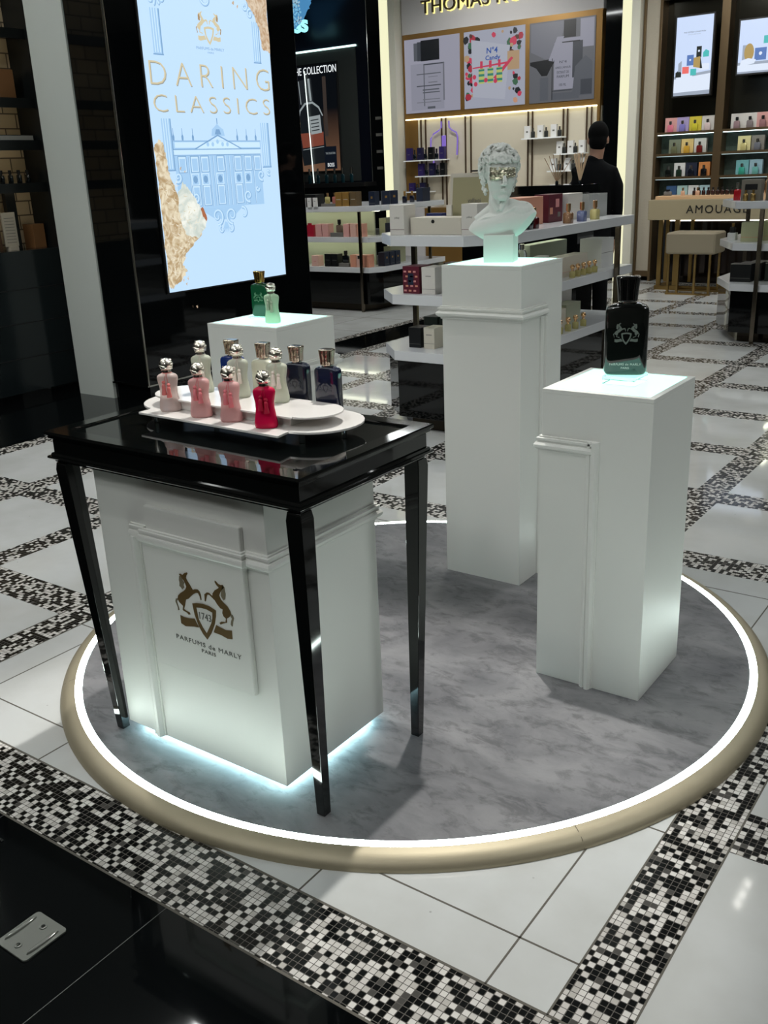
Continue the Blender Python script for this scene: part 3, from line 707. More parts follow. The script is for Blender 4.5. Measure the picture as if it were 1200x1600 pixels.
b.tube([(-.004, .012, .255), (-.006, .010, .215), (-.006, .010, .185), (-.004, .012, .160), (0, .014, .135)], [.0345, .035, .037, .044, .06], 28)   # neck
b.tube([(-.034, -.002, .25), (-.024, -.021, .205), (-.006, -.031, .172)], [.009, .0095, .008], 12)                     # neck muscles
b.tube([(.030, -.004, .25), (.016, -.022, .205), (.000, -.031, .172)], [.008, .0085, .007], 12)
b.ball((-.005, -.025, .203), (.008, .007, .011), 12)
b.T = Matrix.Translation((.006, .008, .126)) @ Matrix.Rotation(math.radians(-14), 4, 'Y')
b.ball((0, 0, 0), (.122, .052, .056), 40)                # breast and shoulders in one sweep
b.ball((.055, .002, .020), (.060, .044, .040), 28); b.ball((-.052, .0, .010), (.055, .042, .034), 28)
b.tube([(-.10, -.012, .028), (-.05, -.034, .036), (-.012, -.040, .030)], [.003, .0045, .004], 8); b.tube([(.012, -.040, .030), (.05, -.036, .040), (.10, -.014, .044)], [.004, .0045, .003], 8)
b.T = None
b.tube([(.0, .012, .195), (.04, .012, .183), (.09, .010, .168)], [.022, .024, .022], 18)       # trapezius
b.tube([(-.01, .012, .190), (-.045, .010, .162), (-.085, .006, .138)], [.022, .022, .016], 18)
me = remesh(b, .0019, 1)
bm = bmesh.new(); bm.from_mesh(me)
for co, no in (((.070, 0, .100), (.74, -.34, -.58)), ((-.080, 0, .090), (-.50, .0, -.80)), ((0, 0, .074), (0, 0, -1)), ((0, .046, .1), (0, 1, .1))):
    g_ = bmesh.ops.bisect_plane(bm, geom=bm.verts[:] + bm.edges[:] + bm.faces[:], plane_co=co, plane_no=Vector(no).normalized(), clear_outer=(co[1] != .046))
    if co[1] == .046: continue
    ed = [e for e in g_['geom_cut'] if isinstance(e, bmesh.types.BMEdge)]
    if ed: bmesh.ops.edgenet_fill(bm, edges=ed)
bm.to_mesh(me); bm.free()
o = mesh_part(me, 'bust_body', PLAS, bu); me.set_sharp_from_angle(angle=math.radians(50))
b = MB(); b.box(-.052, .052, -.046, .05, 0, .092, .0015)
me2 = b.build('plinth', PLAS, None); me2.parent = bu; me2.rotation_euler.z = math.radians(-8)
# foil blindfold, a crumpled strip following the brow
FOIL = mat('metal_foil', (206, 200, 176), rough=.34, metal=1., bump=.45, bscale=60)
b = MB(); n1, n2 = 40, 12; grid = []
for i in range(n1 + 1):
    a = math.radians(-62 + 118 * i / n1)
    for j in range(n2 + 1):
        z = -.0180 + .036 * j / n2 + .0040 * noise.noise(Vector((i * .45, j, 9))) * (1 if j in (0, n2) else 0) + .0045 * math.cos(math.pi * (i / n1)) * (-1 if j < n2 / 2 else .3)
        nz_ = noise.noise(Vector((i * .35, j * .8, 1.3))) * .0030 + noise.noise(Vector((i * .9, j * 1.7, 5))) * .0018
        brow = .0055 * math.exp(-((a) / .25) ** 2)
        rx, ry = .0500 + nz_, .0485 + nz_ + brow
        grid.append(HT @ Vector((rx * math.sin(a), -.0185 - ry * math.cos(a), z + .0035)))
fs = [(i * (n2 + 1) + j, (i + 1) * (n2 + 1) + j, (i + 1) * (n2 + 1) + j + 1, i * (n2 + 1) + j + 1) for i in range(n1) for j in range(n2)]
b.add(grid, fs); o = b.build('eye_foil', FOIL, None, smooth=25); o.parent = bu; o['label'] = 'crumpled metallic foil strip over the eyes'
so = o.modifiers.new('thick', 'SOLIDIFY'); so.thickness = .0012
b = MB(); b.box(-.014, .012, -.001, .006, .383, .387, .001); o = b.build('top_slot', MBLK, None); o.parent = bu

# the man behind the long shelf unit, seen from the back
SKIN = mat('skin', (196, 150, 126), rough=.55); SUIT = mat('black_suit', (12, 13, 16), rough=.85, spec=.2); HAIR = mat('dark_hair', (9, 8, 8), rough=.8, spec=.15, bump=.6, bscale=260)
mn = thing('person', (-3.61, 8.16, 0), 'person with short dark hair in a black suit, seen from behind', 'person')
mn.scale = (.82, .92, 1.0); mn.rotation_euler.z = math.radians(22)     # looks away from the camera (local +Y), a touch to the right
k_ = 1.83 / 1.8
b = MB()
hx = .035
b.ball((hx, .01, 1.70), (.094, .098, .108), 24); b.ball((hx, .05, 1.65), (.075, .062, .08), 20); b.ball((hx, .095, 1.59), (.032, .02, .02), 12)
b.tube([(hx, .105, 1.70), (hx, .130, 1.665)], [.011, .017], 10); b.ball((hx, .104, 1.632), (.030, .012, .007), 12)
for s in (-1, 1):
    b.ball((hx + s * .100, .004, 1.675), (.014, .024, .036), 14); b.ball((hx + s * .038, .09, 1.70), (.018, .01, .008), 10)
b.tube([(hx, .0, 1.64), (hx * .6, -.008, 1.54), (0, -.006, 1.44)], [.076, .070, .068], 20)
b.tube([(0, 0, 1.43), (0, 0, 1.25), (0, .005, 1.05), (0, 0, .92)], [.085, .10, .10, .11], 20)
for s in (-1, 1):
    b.tube([(s * .06, 0, 1.45), (s * .175, 0, 1.41), (s * .225, .0, 1.15), (s * .235, .03, .90)], [.05, .048, .04, .031], 14)
    b.tube([(s * .235, .03, .90), (s * .235, .045, .82)], [.028, .036], 10)
    for f_, (dx, ln) in enumerate(((-.022, .065), (-.008, .075), (.007, .07), (.021, .055))):
        b.tube([(s * .235 + .0, .045 + dx, .80), (s * .232, .05 + dx, .80 - ln * .55), (s * .222, .052 + dx, .80 - ln)], [.0095, .009, .0075], 8)
    b.tube([(s * .228, .072, .86), (s * .215, .094, .82), (s * .21, .098, .79)], [.012, .011, .009], 8)
    b.tube([(s * .09, 0, .93), (s * .10, .01, .5), (s * .11, 0, .09)], [.095, .062, .042], 16)
    b.tube([(s * .11, -.02, .05), (s * .12, .10, .04), (s * .125, .17, .03)], [.045, .04, .028], 12)
body = remesh(b, .011, 3); mesh_part(body, 'body', SKIN, mn)
b = MB()     # hair: cap over the skull, cropped at the nape
b.ball((hx, .006, 1.728), (.106, .108, .100), 28); b.ball((hx, -.034, 1.665), (.092, .072, .080), 20); b.ball((hx, .05, 1.785), (.080, .07, .045), 16)
mesh_part(remesh(b, .008, 2), 'hair', HAIR, mn)
b = MB()     # jacket with collar, square shoulders, sleeves
b.loft([(.80, .205, .135), (.95, .20, .13), (1.10, .188, .125), (1.25, .205, .130), (1.36, .225, .125), (1.43, .218, .112), (1.475, .165, .095), (1.510, .100, .080), (1.55, .074, .072)], 36, 2.3)
for s in (-1, 1): b.tube([(s * .12, 0, 1.425), (s * .190, 0, 1.405), (s * .243, .0, 1.30), (s * .255, .01, 1.12), (s * .25, .035, .90), (s * .247, .042, .865)], [.068, .070, .068, .060, .050, .048], 18)
b.ball((0, -.02, 1.53), (.080, .066, .034), 20)
mesh_part(remesh(b, .012, 4), 'jacket', SUIT, mn)
b = MB()
for s in (-1, 1): b.tube([(s * .088, 0, .96), (s * .10, .01, .5), (s * .11, 0, .07)], [.115, .085, .072], 16)
mesh_part(remesh(b, .013, 3), 'trousers', SUIT, mn)
# ---------------------------------------------------------------- shelf islands
SHW = mat('white_shelf', (214, 216, 220), rough=.16, spec=.5); CHR = mat('smoked_chrome', (120, 110, 98), rough=.18, metal=1.)
GOLD = mat('brass', (166, 136, 84), rough=.28, metal=1.)
def island(label, plan, base_in, posts, panel=None):
    cx = sum(p[0] for p in plan) / len(plan); cy = sum(p[1] for p in plan) / len(plan)
    t = thing('shelf_island', (cx, cy, 0), label, 'shelf unit', 'white shelf islands')
    for z in (.49, .82, 1.15):
        b = MB(); b.prism(plan, z - .058, z); b.build('shelf', SHW, t, bevel=.002)
    ins = [(cx + (x - cx) * base_in, cy + (y - cy) * base_in) for x, y in plan]
    b = MB(); b.prism(ins, .085, .432); b.build('base_cabinet', BLACK, t, bevel=.002)
    b = MB(); b.prism([(cx + (x - cx) * .8, cy + (y - cy) * .86) for x, y in plan], 0, .085); b.build('kick_base', mat('bronze_mirror', (52, 46, 38), rough=.12, metal=.8), t)
    for z in (.82, 1.15):
        ys_ = [p[1] for p in plan]; xs_ = [p[0] for p in plan]
        b = MB(); b.box(cx - .012, cx + .012, min(ys_) + .25, max(ys_) - .1, z - .066, z - .0585) if max(ys_) - min(ys_) > max(xs_) - min(xs_) else b.box(min(xs_) + .1, max(xs_) - .1, min(ys_) + .22, min(ys_) + .245, z - .066, z - .0585)
        b.build('shelf_or_fill_light', mat('shelf_glow', (255, 255, 255), emit=6.0, ergb=(250, 252, 222)), t)
    for x, y, z0 in posts:
        b = MB(); b.box(x - .017, x + .017, y - .012, y + .012, z0, 1.092, .002); b.build('post', CHR, t)
    if panel:
        b = MB(); b.box(*panel, .49, 1.092); b.build('back_panel', mat('pale_green_back', (176, 182, 160), rough=.4), t)
    return t
island('white three-tier shelf island with black base, right behind the bust pedestal', [(-3.52, 4.89), (-3.31, 4.68), (-2.82, 4.68), (-2.62, 4.88), (-2.62, 6.62), (-3.52, 6.62)], .97, [(-3.497, 5.2, .49), (-2.60, 6.3, 0.0), (-3.497, 6.4, .49)])
island('white shelf island in front of the dark poster wall at the left', [(-8.3, 8.86), (-6.57, 8.86), (-6.47, 9.0), (-6.47, 10.3), (-8.3, 10.3)], .98, [(-6.66, 8.84, 0.0), (-6.49, 10.0, .0)], (-8.25, -6.72, 9.20, 9.22))
island('white shelf island cut by the right picture edge', [(-2.71, 8.87), (-2.46, 8.40), (-1.35, 8.34), (-1.35, 9.9), (-2.71, 9.9)], .975, [(-2.235, 8.37, 0.0), (-2.69, 9.6, .0)])

def pbox(x, y, z, w, d, h, m, label, group=None, rz=0., name='perfume_box', accents=(), cat='perfume box'):
    """carton: front face towards -Y (local); accents: (x0,x1,z0,z1,slot) printed patches on front"""
    t = MB(); t.box(-w / 2, w / 2, -d / 2, d / 2, 0, h, .0012)
    mats = [m]
    for a in accents:
        if a[4] not in mats: mats.append(a[4])
        t.k = mats.index(a[4]); t.box(a[0], a[1], -d / 2 - .0009, -d / 2 + .0004, a[2], a[3])
    o = t.build(name, mats, None, smooth=0); o.location = (x, y, z); o.rotation_euler.z = rz
    return tag(o, label, cat, group)
def C(name, rgb=None, **k): return mat(name, rgb, **({'rough': .45} | k))
CREAM = C('cream_card', (208, 202, 188)); IVC = C('ivory_card', (214, 210, 204)); PINKC = C('pink_card', (220, 166, 160)); ROSE = C('rose_card', (214, 148, 146)); NAVC = C('navy_card', (26, 36, 56)); BLKC = C('black_card', (18, 20, 22), rough=.3); CORAL = C('coral_card', (214, 150, 124)); GLDC = C('gold_card', (178, 138, 74), metal=.5, rough=.35)
OLIV = C('sage_card', (168, 170, 140)); GRYC = C('grey_card', (110, 108, 104)); REDC = C('red_card', (170, 24, 50)); MRNC = C('maroon_card', (92, 26, 44)); PEACH = C('peach_card', (206, 148, 124)); PURC = C('purple_card', (52, 36, 110)); WHTC = C('white_card', (226, 226, 224)); TEAL = C('teal_card', (80, 176, 170)); YELC = C('yellow_card', (216, 200, 70)); LILC = C('lilac_card', (176, 162, 206)); DGRN = C('dark_green_card', (34, 46, 38))
GLS = mat('clear_glass', (236, 240, 238), rough=.03, trans=.92, ior=1.45); AMB = mat('amber_scent', (190, 150, 60), rough=.05, trans=.5); SCENTY = mat('yellow_scent', (226, 216, 150), rough=.08, trans=.6); ROSEG = mat('rose_gold', (246, 200, 150), rough=.2, metal=1.)
DRK = mat('dark_bottle_glass', (16, 24, 28), rough=.08, coat=.5)
def small_bottle(label, body, cap, group, w=.045, d=.028, h=.062, ch=.028, round_=True, capball=False, name='perfume_bottle'):
    t = thing(name, (0, 0, 0), label, 'perfume bottle', group)
    b = MB()
    b.loft([(0, w * .46, d * .46), (.002, w * .5, d * .5), (h * .86, w * .5, d * .5), (h * .97, w * .38, d * .4), (h, w * .2, w * .2, 0, 0, 2)], 24, 2.2 if round_ else 6)
    b.build('glass_body', body, t, smooth=50)
    b = MB()
    if capball: b.lathe([(w * .2, h), (w * .2, h + ch * .35), (w * .3, h + ch * .38)], seg=16); b.ball((0, 0, h + ch * .68), w * .40, 16)
    else: b.lathe([(w * .17, h), (w * .17, h + ch * .15), (w * .24, h + ch * .15), (w * .24, h + ch), (w * .2, h + ch * 1.02)], seg=16)
    b.build('cap', cap, t)
    return t
ORD = ['first', 'second', 'third', 'fourth', 'fifth', 'sixth', 'seventh', 'eighth', 'ninth', 'tenth']
# ---- island behind the bust, top shelf
yF = 4.78
ivl = (-.03, .03, .075, .078, GRYC)
for x, lab in ((-3.287, 'tall ivory perfume carton at the left end of the top shelf'), (-2.806, 'tall ivory carton on the top shelf, directly left of the bust')):
    o = pbox(x, yF, 1.15, .10, .12, .165, IVC, lab, 'tall ivory cartons beside the open case', accents=[(-.049, .049, .030, .032, MRNC)])
    text('yallaqi', (x, yF - .0605, 1.15 + .095), EX, EZ, w=.034, depth=.0005, m=GRYC, parent=o)
cs = thing('perfume_case', (-3.05, 4.86, 1.15), 'open ivory presentation case with a raised lid on the top shelf', 'case')
b = MB(); b.box(-3.225, -2.885, 4.765, 4.93, 1.15, 1.243, .002); b.build('case_box', CREAM, cs)
b = MB(); b.fpoly([(-.165, 0), (.165, 0), (.165, .325), (-.165, .325)], (-2.92, 4.95, 1.15), EX, (0, .12, .99), -.03); b.build('case_lid', CREAM, cs)
b = MB(); b.fpoly([(-.145, .02), (.145, .02), (.145, .302), (-.145, .302)], (-2.92, 4.9485, 1.15), EX, (0, .12, .99), .0015); b.build('lid_panel', C('khaki_card', (166, 160, 126)), cs)
text('yallaqi', (-2.92, 4.95 + .12 * .17 - .004, 1.15 + .17), EX, (0, .12, .99), w=.085, depth=.0006, m=GRYC, parent=cs)
b = MB(); b.T = Matrix.Translation((-3.07, 4.765, 1.222)) @ Matrix.Rotation(PI / 2, 4, 'X'); b.lathe([(.001, 0), (.010, 0), (.010, .004), (.001, .004)], seg=16); b.build('clasp', MBLK, cs)
b = MB(); b.box(-2.945, -2.895, 4.975, 4.99, 1.478, 1.486); b.build('latch', MBLK, cs)
pbox(-3.21, 5.02, 1.15, .11, .05, .105, C('cobalt_card', (24, 38, 92)), 'small cobalt blue carton behind the ivory case')
pbox(-3.05, 4.93 - .02, 1.243, .035, .012, .06, IVC, 'tiny ivory sample card standing on the case')
# ---- top shelf, right run (along Y, seen past the bust)
def side(x, y, z, w, d, h, m, label, group=None, **k): return pbox(x, y, z, w, d, h, m, label, group, rz=PI / 2, **k)
side(-2.86, 5.135, 1.15, .18, .14, .145, GRYC, 'grey lidded carton with white top just right of the bust', accents=[(-.09, .09, .125, .145, WHTC)])
side(-2.93, 5.545, 1.15, .30, .16, .165, PEACH, 'large copper-pink hinged box on the top shelf right of the bust')
side(-2.90, 5.87, 1.15, .20, .10, .17, MRNC, 'maroon floral patterned carton on the top shelf', accents=[(-.08, -.04, .05, .09, CORAL), (.0, .05, .09, .14, ROSE), (.03, .07, .03, .06, GRYC)])
side(-2.88, 6.12, 1.15, .22, .10, .165, IVC, 'ivory carton behind the blue scent bottle')
side(-2.86, 6.42, 1.15, .30, .12, .15, mat('clear_block', (206, 208, 206), rough=.1, trans=.4), 'clear glass display block at the far end of the top shelf', name='display_block', cat='display block')
tops = [(5.18, DRK, DRK, 'black reed bottle beside the bust shoulder on the shelf'), (5.255, C('dark_red_glass', (70, 14, 18), rough=.1), ROSEG, 'dark red bottle with copper cap left of the copper-pink box'),
        (5.72, mat('brown_scent', (176, 138, 104), rough=.06, trans=.6), ROSEG, 'brown scent bottle with copper cap before the maroon carton'), (5.92, mat('blue_scent', (122, 134, 178), rough=.06, trans=.55), ROSEG, 'blue scent bottle with copper cap before the ivory carton'), (6.12, SCENTY, ROSEG, 'pale yellow scent bottle with copper cap near the shelf end')]
for y, m_, c_, lab in tops:
    t = small_bottle(lab, m_, c_, 'copper-capped bottles on the top shelf', w=.062, d=.05, h=.066, ch=.05, round_=False); t.location = (-2.69, y, 1.15); t.rotation_euler.z = PI / 2
# decorative shell-shaped card
b = MB(); b.fpoly([(.11 * math.cos(a) * (1 + .05 * math.cos(9 * a)), .10 * math.sin(a)) for a in [PI * i / 24 for i in range(25)]], (-2.98, 5.28, 1.295), EY, EZ, .006); solo(b, 'fan_card', C('pale_lilac_card', (196, 194, 204)), 'pale scalloped fan-shaped card above the shelf by the bust', 'card', smooth=0)
b = MB(); b.box(-3.03, -2.93, 5.18, 5.38, 1.15, 1.295); solo(b, 'card_holder', GRYC, 'grey block carrying the scalloped card behind the bust', 'holder')
# ---- middle shelf
pbox(-3.212, 4.80, .82, .115, .13, .155, MRNC, 'maroon carton with a coral fan pattern, left on the middle shelf', accents=[(-.05 + .033 * (i % 3) + (.012 if (i // 3) % 2 else 0), -.032 + .033 * (i % 3) + (.012 if (i // 3) % 2 else 0), .012 + .027 * (i // 3), .022 + .027 * (i // 3), CORAL if i % 2 else ROSE) for i in range(15)] + [(-.022, .018, .05, .115, NAVC)])
o = pbox(-3.092, 4.80, .82, .092, .13, .152, IVC, 'ivory carton next to the maroon patterned carton on the middle shelf', accents=[(-.045, .045, .028, .030, GRYC), (-.018, .018, .10, .104, GRYC)])
pbox(-3.02, 4.98, .82, .05, .1, .14, BLKC, 'black carton behind the ivory one on the middle shelf')
pbox(-3.14, 5.2, .82, .22, .09, .135, BLKC, 'long dark carton with pale top behind the two front cartons', accents=[(-.1, .1, .12, .135, GRYC)])
for x, lab in ((-2.97, 'clear spray bottle with steel cap above the middle-shelf cartons, left one'), (-2.87, 'clear spray bottle with steel cap, nearer the bust pedestal')):
    t = small_bottle(lab, GLS, STEEL, 'clear spray bottles behind the bust pedestal', w=.05, h=.10, ch=.04); t.location = (x - .03, 5.3, .82 + .0)
side(-2.72, 5.42, .82, .07, .07, .16, IVC, 'narrow ivory carton on the middle shelf by the pedestal edge')
side(-2.76, 5.86, .82, .42, .10, .125, CREAM, 'long cream gift box on the middle shelf behind gold-ball bottles', accents=[(-.2, .2, .03, .032, PINKC)])
t = small_bottle('small grey bottle with copper cap at the pedestal edge, middle shelf', C('taupe_glass', (96, 84, 76), rough=.1), ROSEG, None, w=.045, h=.06, ch=.035); t.location = (-2.655, 5.17, .82)
pr0 = small_bottle('x', SCENTY, ROSEG, 'gold-ball bottles on the middle shelf', w=.038, h=.04, ch=.038, capball=True)
for i, y in enumerate((5.735, 5.815, 5.90, 5.985, 6.075)):
    place(pr0, (-2.66, y, .82), 0, f'small bottle with gold ball cap, {ORD[i]} from the left on the middle shelf', 'gold-ball bottles on the middle shelf')
for i, y in enumerate((5.50, 5.60, 5.70)):
    t = small_bottle(f'tall clear bottle under the top shelf, {ORD[i]} from the bust pedestal', GLS, STEEL, 'tall clear bottles under the top shelf', w=.07, d=.06, h=.17, ch=.035); t.location = (-3.0, y, .82); t.rotation_euler.z = 0
side(-3.02, 6.05, .82, .55, .08, .19, C('pale_green_card', (168, 176, 160)), 'row-wide pale green box at the back of the middle shelf')
side(-2.80, 6.42, .82, .20, .16, .19, WHTC, 'stacked white boxes behind the chrome post on the middle shelf', accents=[(-.1, .1, .095, .098, GRYC)])
# ---- lower shelf
pbox(-3.245, 4.86, .49, .085, .11, .12, BLKC, 'black carton standing left on the lowest shelf', accents=[(-.038, .038, .022, .024, GRYC)])
pbox(-3.143, 4.86, .49, .075, .11, .125, CREAM, 'cream carton beside the black one on the lowest shelf', accents=[(-.036, .036, .03, .032, GRYC), (-.02, .02, .08, .084, GRYC)])
pbox(-3.36, 5.22, .49, .1, .12, .13, DGRN, 'dark green carton at the rear left of the lowest shelf'); pbox(-3.24, 5.22, .49, .11, .12, .135, DGRN, 'dark green carton behind the cream one on the lowest shelf')
pbox(-3.06, 5.1, .49, .07, .3, .10, CREAM, 'long cream carton row beside the pedestal on the lowest shelf')
side(-2.72, 5.34, .49, .12, .12, .15, C('brown_card', (72, 58, 50)), 'brown carton on the lowest shelf by the pedestal edge', accents=[(-.06, .06, .07, .073, GRYC)])
side(-2.77, 5.62, .49, .28, .12, .135, CREAM, 'cream open carton behind the gold-ball bottles, lowest shelf')
side(-2.80, 5.96, .49, .22, .10, .14, C('sage_pale_card', (178, 182, 160)), 'pale sage carton on the lowest shelf near the black bottle cap')
side(-3.0, 5.77, .49, .42, .08, .25, C('lemon_card', (206, 208, 168)), 'tall pale lemon box at the back of the lowest shelf')
side(-3.0, 6.20, .49, .36, .08, .22, IVC, 'ivory boxes at the back right of the lowest shelf')
side(-3.02, 5.40, .49, .05, .05, .20, C('royal_blue_card', (28, 46, 150)), 'slim royal blue carton at the back of the lowest shelf')
pr1 = small_bottle('x', SCENTY, ROSEG, 'gold-ball bottles on the lowest shelf', w=.042, h=.045, ch=.042, capball=True)
for i, y in enumerate((5.57, 5.69, 5.80, 5.92)):
    place(pr1, (-2.66, y, .49), 0, f'small bottle with gold ball cap, {ORD[i]} from the left on the lowest shelf', 'gold-ball bottles on the lowest shelf')

# ---- left island goods
y2 = 8.95
def g2(px_u, z, w, h, m, lab, group=None, acc=(), d=.1, **k): return pbox(px_u, y2 + .0, z, w, d, h, m, lab, group, accents=acc, **k)
g2(-7.54, 1.15, .06, .12, ROSE, 'pink carton by the black column on the left island top')
g2(-7.40, 1.15, .22, .135, BLKC, 'black tray box holding three white cartons, left island', d=.16)
for i, x in enumerate((-7.455, -7.37, -7.285)): pbox(x, y2 - .095, 1.15, .055, .02, .10, WHTC, f'white front carton, {ORD[i]} from the left in the black box', 'white cartons in the black box', accents=[(-.012, .012, .06, .064, GRYC)])
b = MB(); b.box(-7.23, -7.03, y2 - .06, y2 + .06, 1.15, 1.18, .002); solo(b, 'display_riser', GRYC, 'grey riser under two gold-liquid bottles, left island', 'riser')
for x, c_, lab in ((-7.18, SCENTY, 'olive-gold bottle left on the grey riser'), (-7.075, C('rose_scent', (190, 120, 110), rough=.1), 'rose bottle right on the grey riser')):
    t = small_bottle(lab, c_, ROSEG, 'bottles on the grey riser', w=.06, h=.075, ch=.04, round_=False); t.location = (x, y2, 1.18)
for i, (x, m_) in enumerate(((-6.985, GLDC), (-6.885, GLDC), (-6.78, C('bronze_card', (120, 100, 72), metal=.4)))): g2(x, 1.15, .09, .15, m_, ['gold carton right of the grey riser, left island', 'plain gold carton in the middle of the gold trio', 'bronze striped carton at the right of the gold trio'][i], 'gold cartons on the left island', [(-.03, .03, .07, .075, CREAM)])
for i, x in enumerate((-6.60, -6.50, -6.41)): pbox(x, 9.05 + .1 * i, 1.15, .085, .09, .145, NAVC, f'navy carton with gold seal, {ORD[i]} from the left on the left island top', 'navy cartons on the left island', accents=[(-.012, .012, .07, .094, GLDC), (-.04, .04, .02, .023, GRYC)]) if i < 1 else pbox(-6.56, 9.05 + .16 * i, 1.15, .085, .09, .145, NAVC, f'navy carton with gold seal, {ORD[i]} from the left on the left island top', 'navy cartons on the left island', PI / 4, accents=[(-.012, .012, .07, .094, GLDC)])
for i in range(2):
    t = small_bottle(f'navy bottle with pale gold cap, {ORD[i]} of the two at the island corner', NAVY, GLDC, 'navy bottles at the island corner', w=.055, h=.075, ch=.05, round_=False); t.location = (-6.53, 9.55 + .15 * i, 1.15)
side(-6.56, 9.98, 1.15, .16, .09, .15, NAVC, 'navy carton at the right end of the left island top')
# middle tier
pbox(-7.44, y2, .82, .10, .06, .13, REDC, 'crimson bottle-shaped carton on the middle tier, left island', accents=[(-.03, .03, .13, .15, REDC)])
for i, x in enumerate((-7.30, -7.20)): g2(x, .82, .09, .14, PINKC, ['pink carton right of the crimson one, left island', 'second pink carton beside the black-capped bottle'][i], 'pink cartons on the left island', [(-.04, .04, .01, .013, ROSE)])
b = MB(); b.box(-7.13, -6.95, y2 - .05, y2 + .05, .82, .865, .002); solo(b, 'display_riser', GRYC, 'grey riser under the black-capped smoke bottle', 'riser')
t = small_bottle('smoke-grey bottle with wide black cap on the riser', C('smoke_glass', (120, 104, 92), rough=.1), MBLK, None, w=.085, h=.085, ch=.055, round_=False); t.location = (-7.03, y2, .865)
for i, x in enumerate((-6.90, -6.80, -6.715)): g2(x, .82, .08, .14, [PINKC, C('blush_card', (222, 180, 166)), C('salmon_card', (214, 158, 138))][i], ['pink carton behind the left island post', 'blush carton right of the left island post', 'salmon carton at the right of the pink row'][i], 'pink cartons on the left island')
side(-6.64, 9.35, .82, .2, .1, .18, OLIV, 'sage box behind the navy carton, middle tier'); side(-6.53, 9.25, .82, .09, .09, .13, NAVC, 'single navy carton on the middle tier, left island')
# lower tier
g2(-7.38, .49, .10, .12, C('blush_card', ), 'blush carton at the left of the lowest tier', acc=[(-.02, .02, .05, .06, ROSE)])
for i, x in enumerate((-7.19, -7.09)): g2(x, .49, .09, .14, BLKC, ['black carton left of the flat-topped black bottle', 'second black carton beside the black bottle'][i], 'black cartons on the lowest tier', [(-.03, .03, .07, .074, GRYC)])
b = MB(); b.box(-7.03, -6.88, y2 - .05, y2 + .05, .49, .53, .002); solo(b, 'display_riser', GRYC, 'grey riser under the flat-topped black bottle', 'riser')
t = small_bottle('black bottle with a broad flat black cap on the lowest tier', DRK, MBLK, None, w=.09, h=.085, ch=.05, round_=False); t.location = (-6.96, y2, .53)
for i, x in enumerate((-6.82, -6.73, -6.64)): g2(x, .49, .085, .135, CORAL if i != 1 else C('blush_card', ), ['coral carton right of the chrome post, lowest tier', 'blush carton with a black bow, lowest tier', 'coral carton at the chamfered corner, lowest tier'][i], 'coral cartons on the lowest tier', [(-.025, .025, .09, .125, BLKC)] if i == 1 else ())
for i in range(3): side(-6.55, 9.12 + .11 * i, .49, .095, .09, .15, NAVC, f'navy carton, {ORD[i]} from the chamfer on the lowest tier', 'navy cartons on the lowest tier', accents=[(-.012, .012, .08, .1, GLDC), (-.04, .04, .02, .023, GRYC)])
side(-6.66, 9.5, .49, .3, .1, .19, OLIV, 'sage box behind the navy cartons, lowest tier')

# ---- right island goods
z = 1.15
pbox(-2.38, 8.56, z, .16, .08, .165, C('taupe_card', (128, 122, 110)), 'taupe carton with black label left on the right island', accents=[(-.05, .05, .085, .13, BLKC)])
pbox(-2.20, 8.56, z, .12, .08, .165, C('taupe_dark_card', (112, 102, 92)), 'taupe carton between the two labelled ones, right island')
pbox(-2.06, 8.52, z, .15, .08, .165, GRYC, 'grey carton behind the black bottle, right island')
t = small_bottle('bright red slim bottle at the left corner of the right island', C('red_glass', (190, 20, 34), rough=.15), STEEL, None, w=.055, h=.09, ch=.05, round_=False); t.location = (-2.53, 8.66, z)
for i, x in enumerate((-2.41, -2.35)):
    t = small_bottle(f'gold metal bottle, {ORD[i]} of two before the taupe carton', GOLD, GOLD, 'gold bottles on the right island', w=.04, h=.06, ch=.025); t.location = (x, 8.48, z)
t = small_bottle('black bottle with a pale label on the right island top', DRK, MBLK, None, w=.10, h=.10, ch=.045, round_=False); t.location = (-2.10, 8.43, z)
t = small_bottle('gold-capped bottle standing highest behind the taupe cartons', ROSEG, ROSEG, None, w=.06, h=.16, ch=.05); t.location = (-2.30, 8.72, z)
for i in range(5): pbox(-2.37 + .055 * i, 8.62 + .13 * i, .82, .155, .11, .155, C('pistachio_card', (188, 190, 150)), f'pistachio carton, {ORD[i]} from the front in the receding row', 'pistachio cartons on the right island', accents=[(-.075, .075, .035, .038, CORAL)])
pbox(-2.57, 8.75, .82, .07, .06, .06, WHTC, 'small white block at the left of the pistachio row'); 
t = small_bottle('gold-collared small jar above the white block', MBLK, GOLD, None, w=.05, h=.05, ch=.03); t.location = (-2.57, 8.75, .88)
for i in range(3): pbox(-2.42 + .05 * i, 8.60 + .13 * i, .49, .17, .11, .15, BLKC, f'black carton with cream top, {ORD[i]} from the front in the left row', 'black cartons on the right island', accents=[(-.08, .08, .03, .033, GRYC), (-.085, .085, .147, .15, CREAM)])
for i in range(3): pbox(-2.19 + .05 * i, 8.72 + .13 * i, .49, .12, .11, .15, DGRN, f'dark green carton, {ORD[i]} from the front in the right row', 'dark green cartons on the right island', accents=[(-.06, .06, .147, .15, CREAM)])
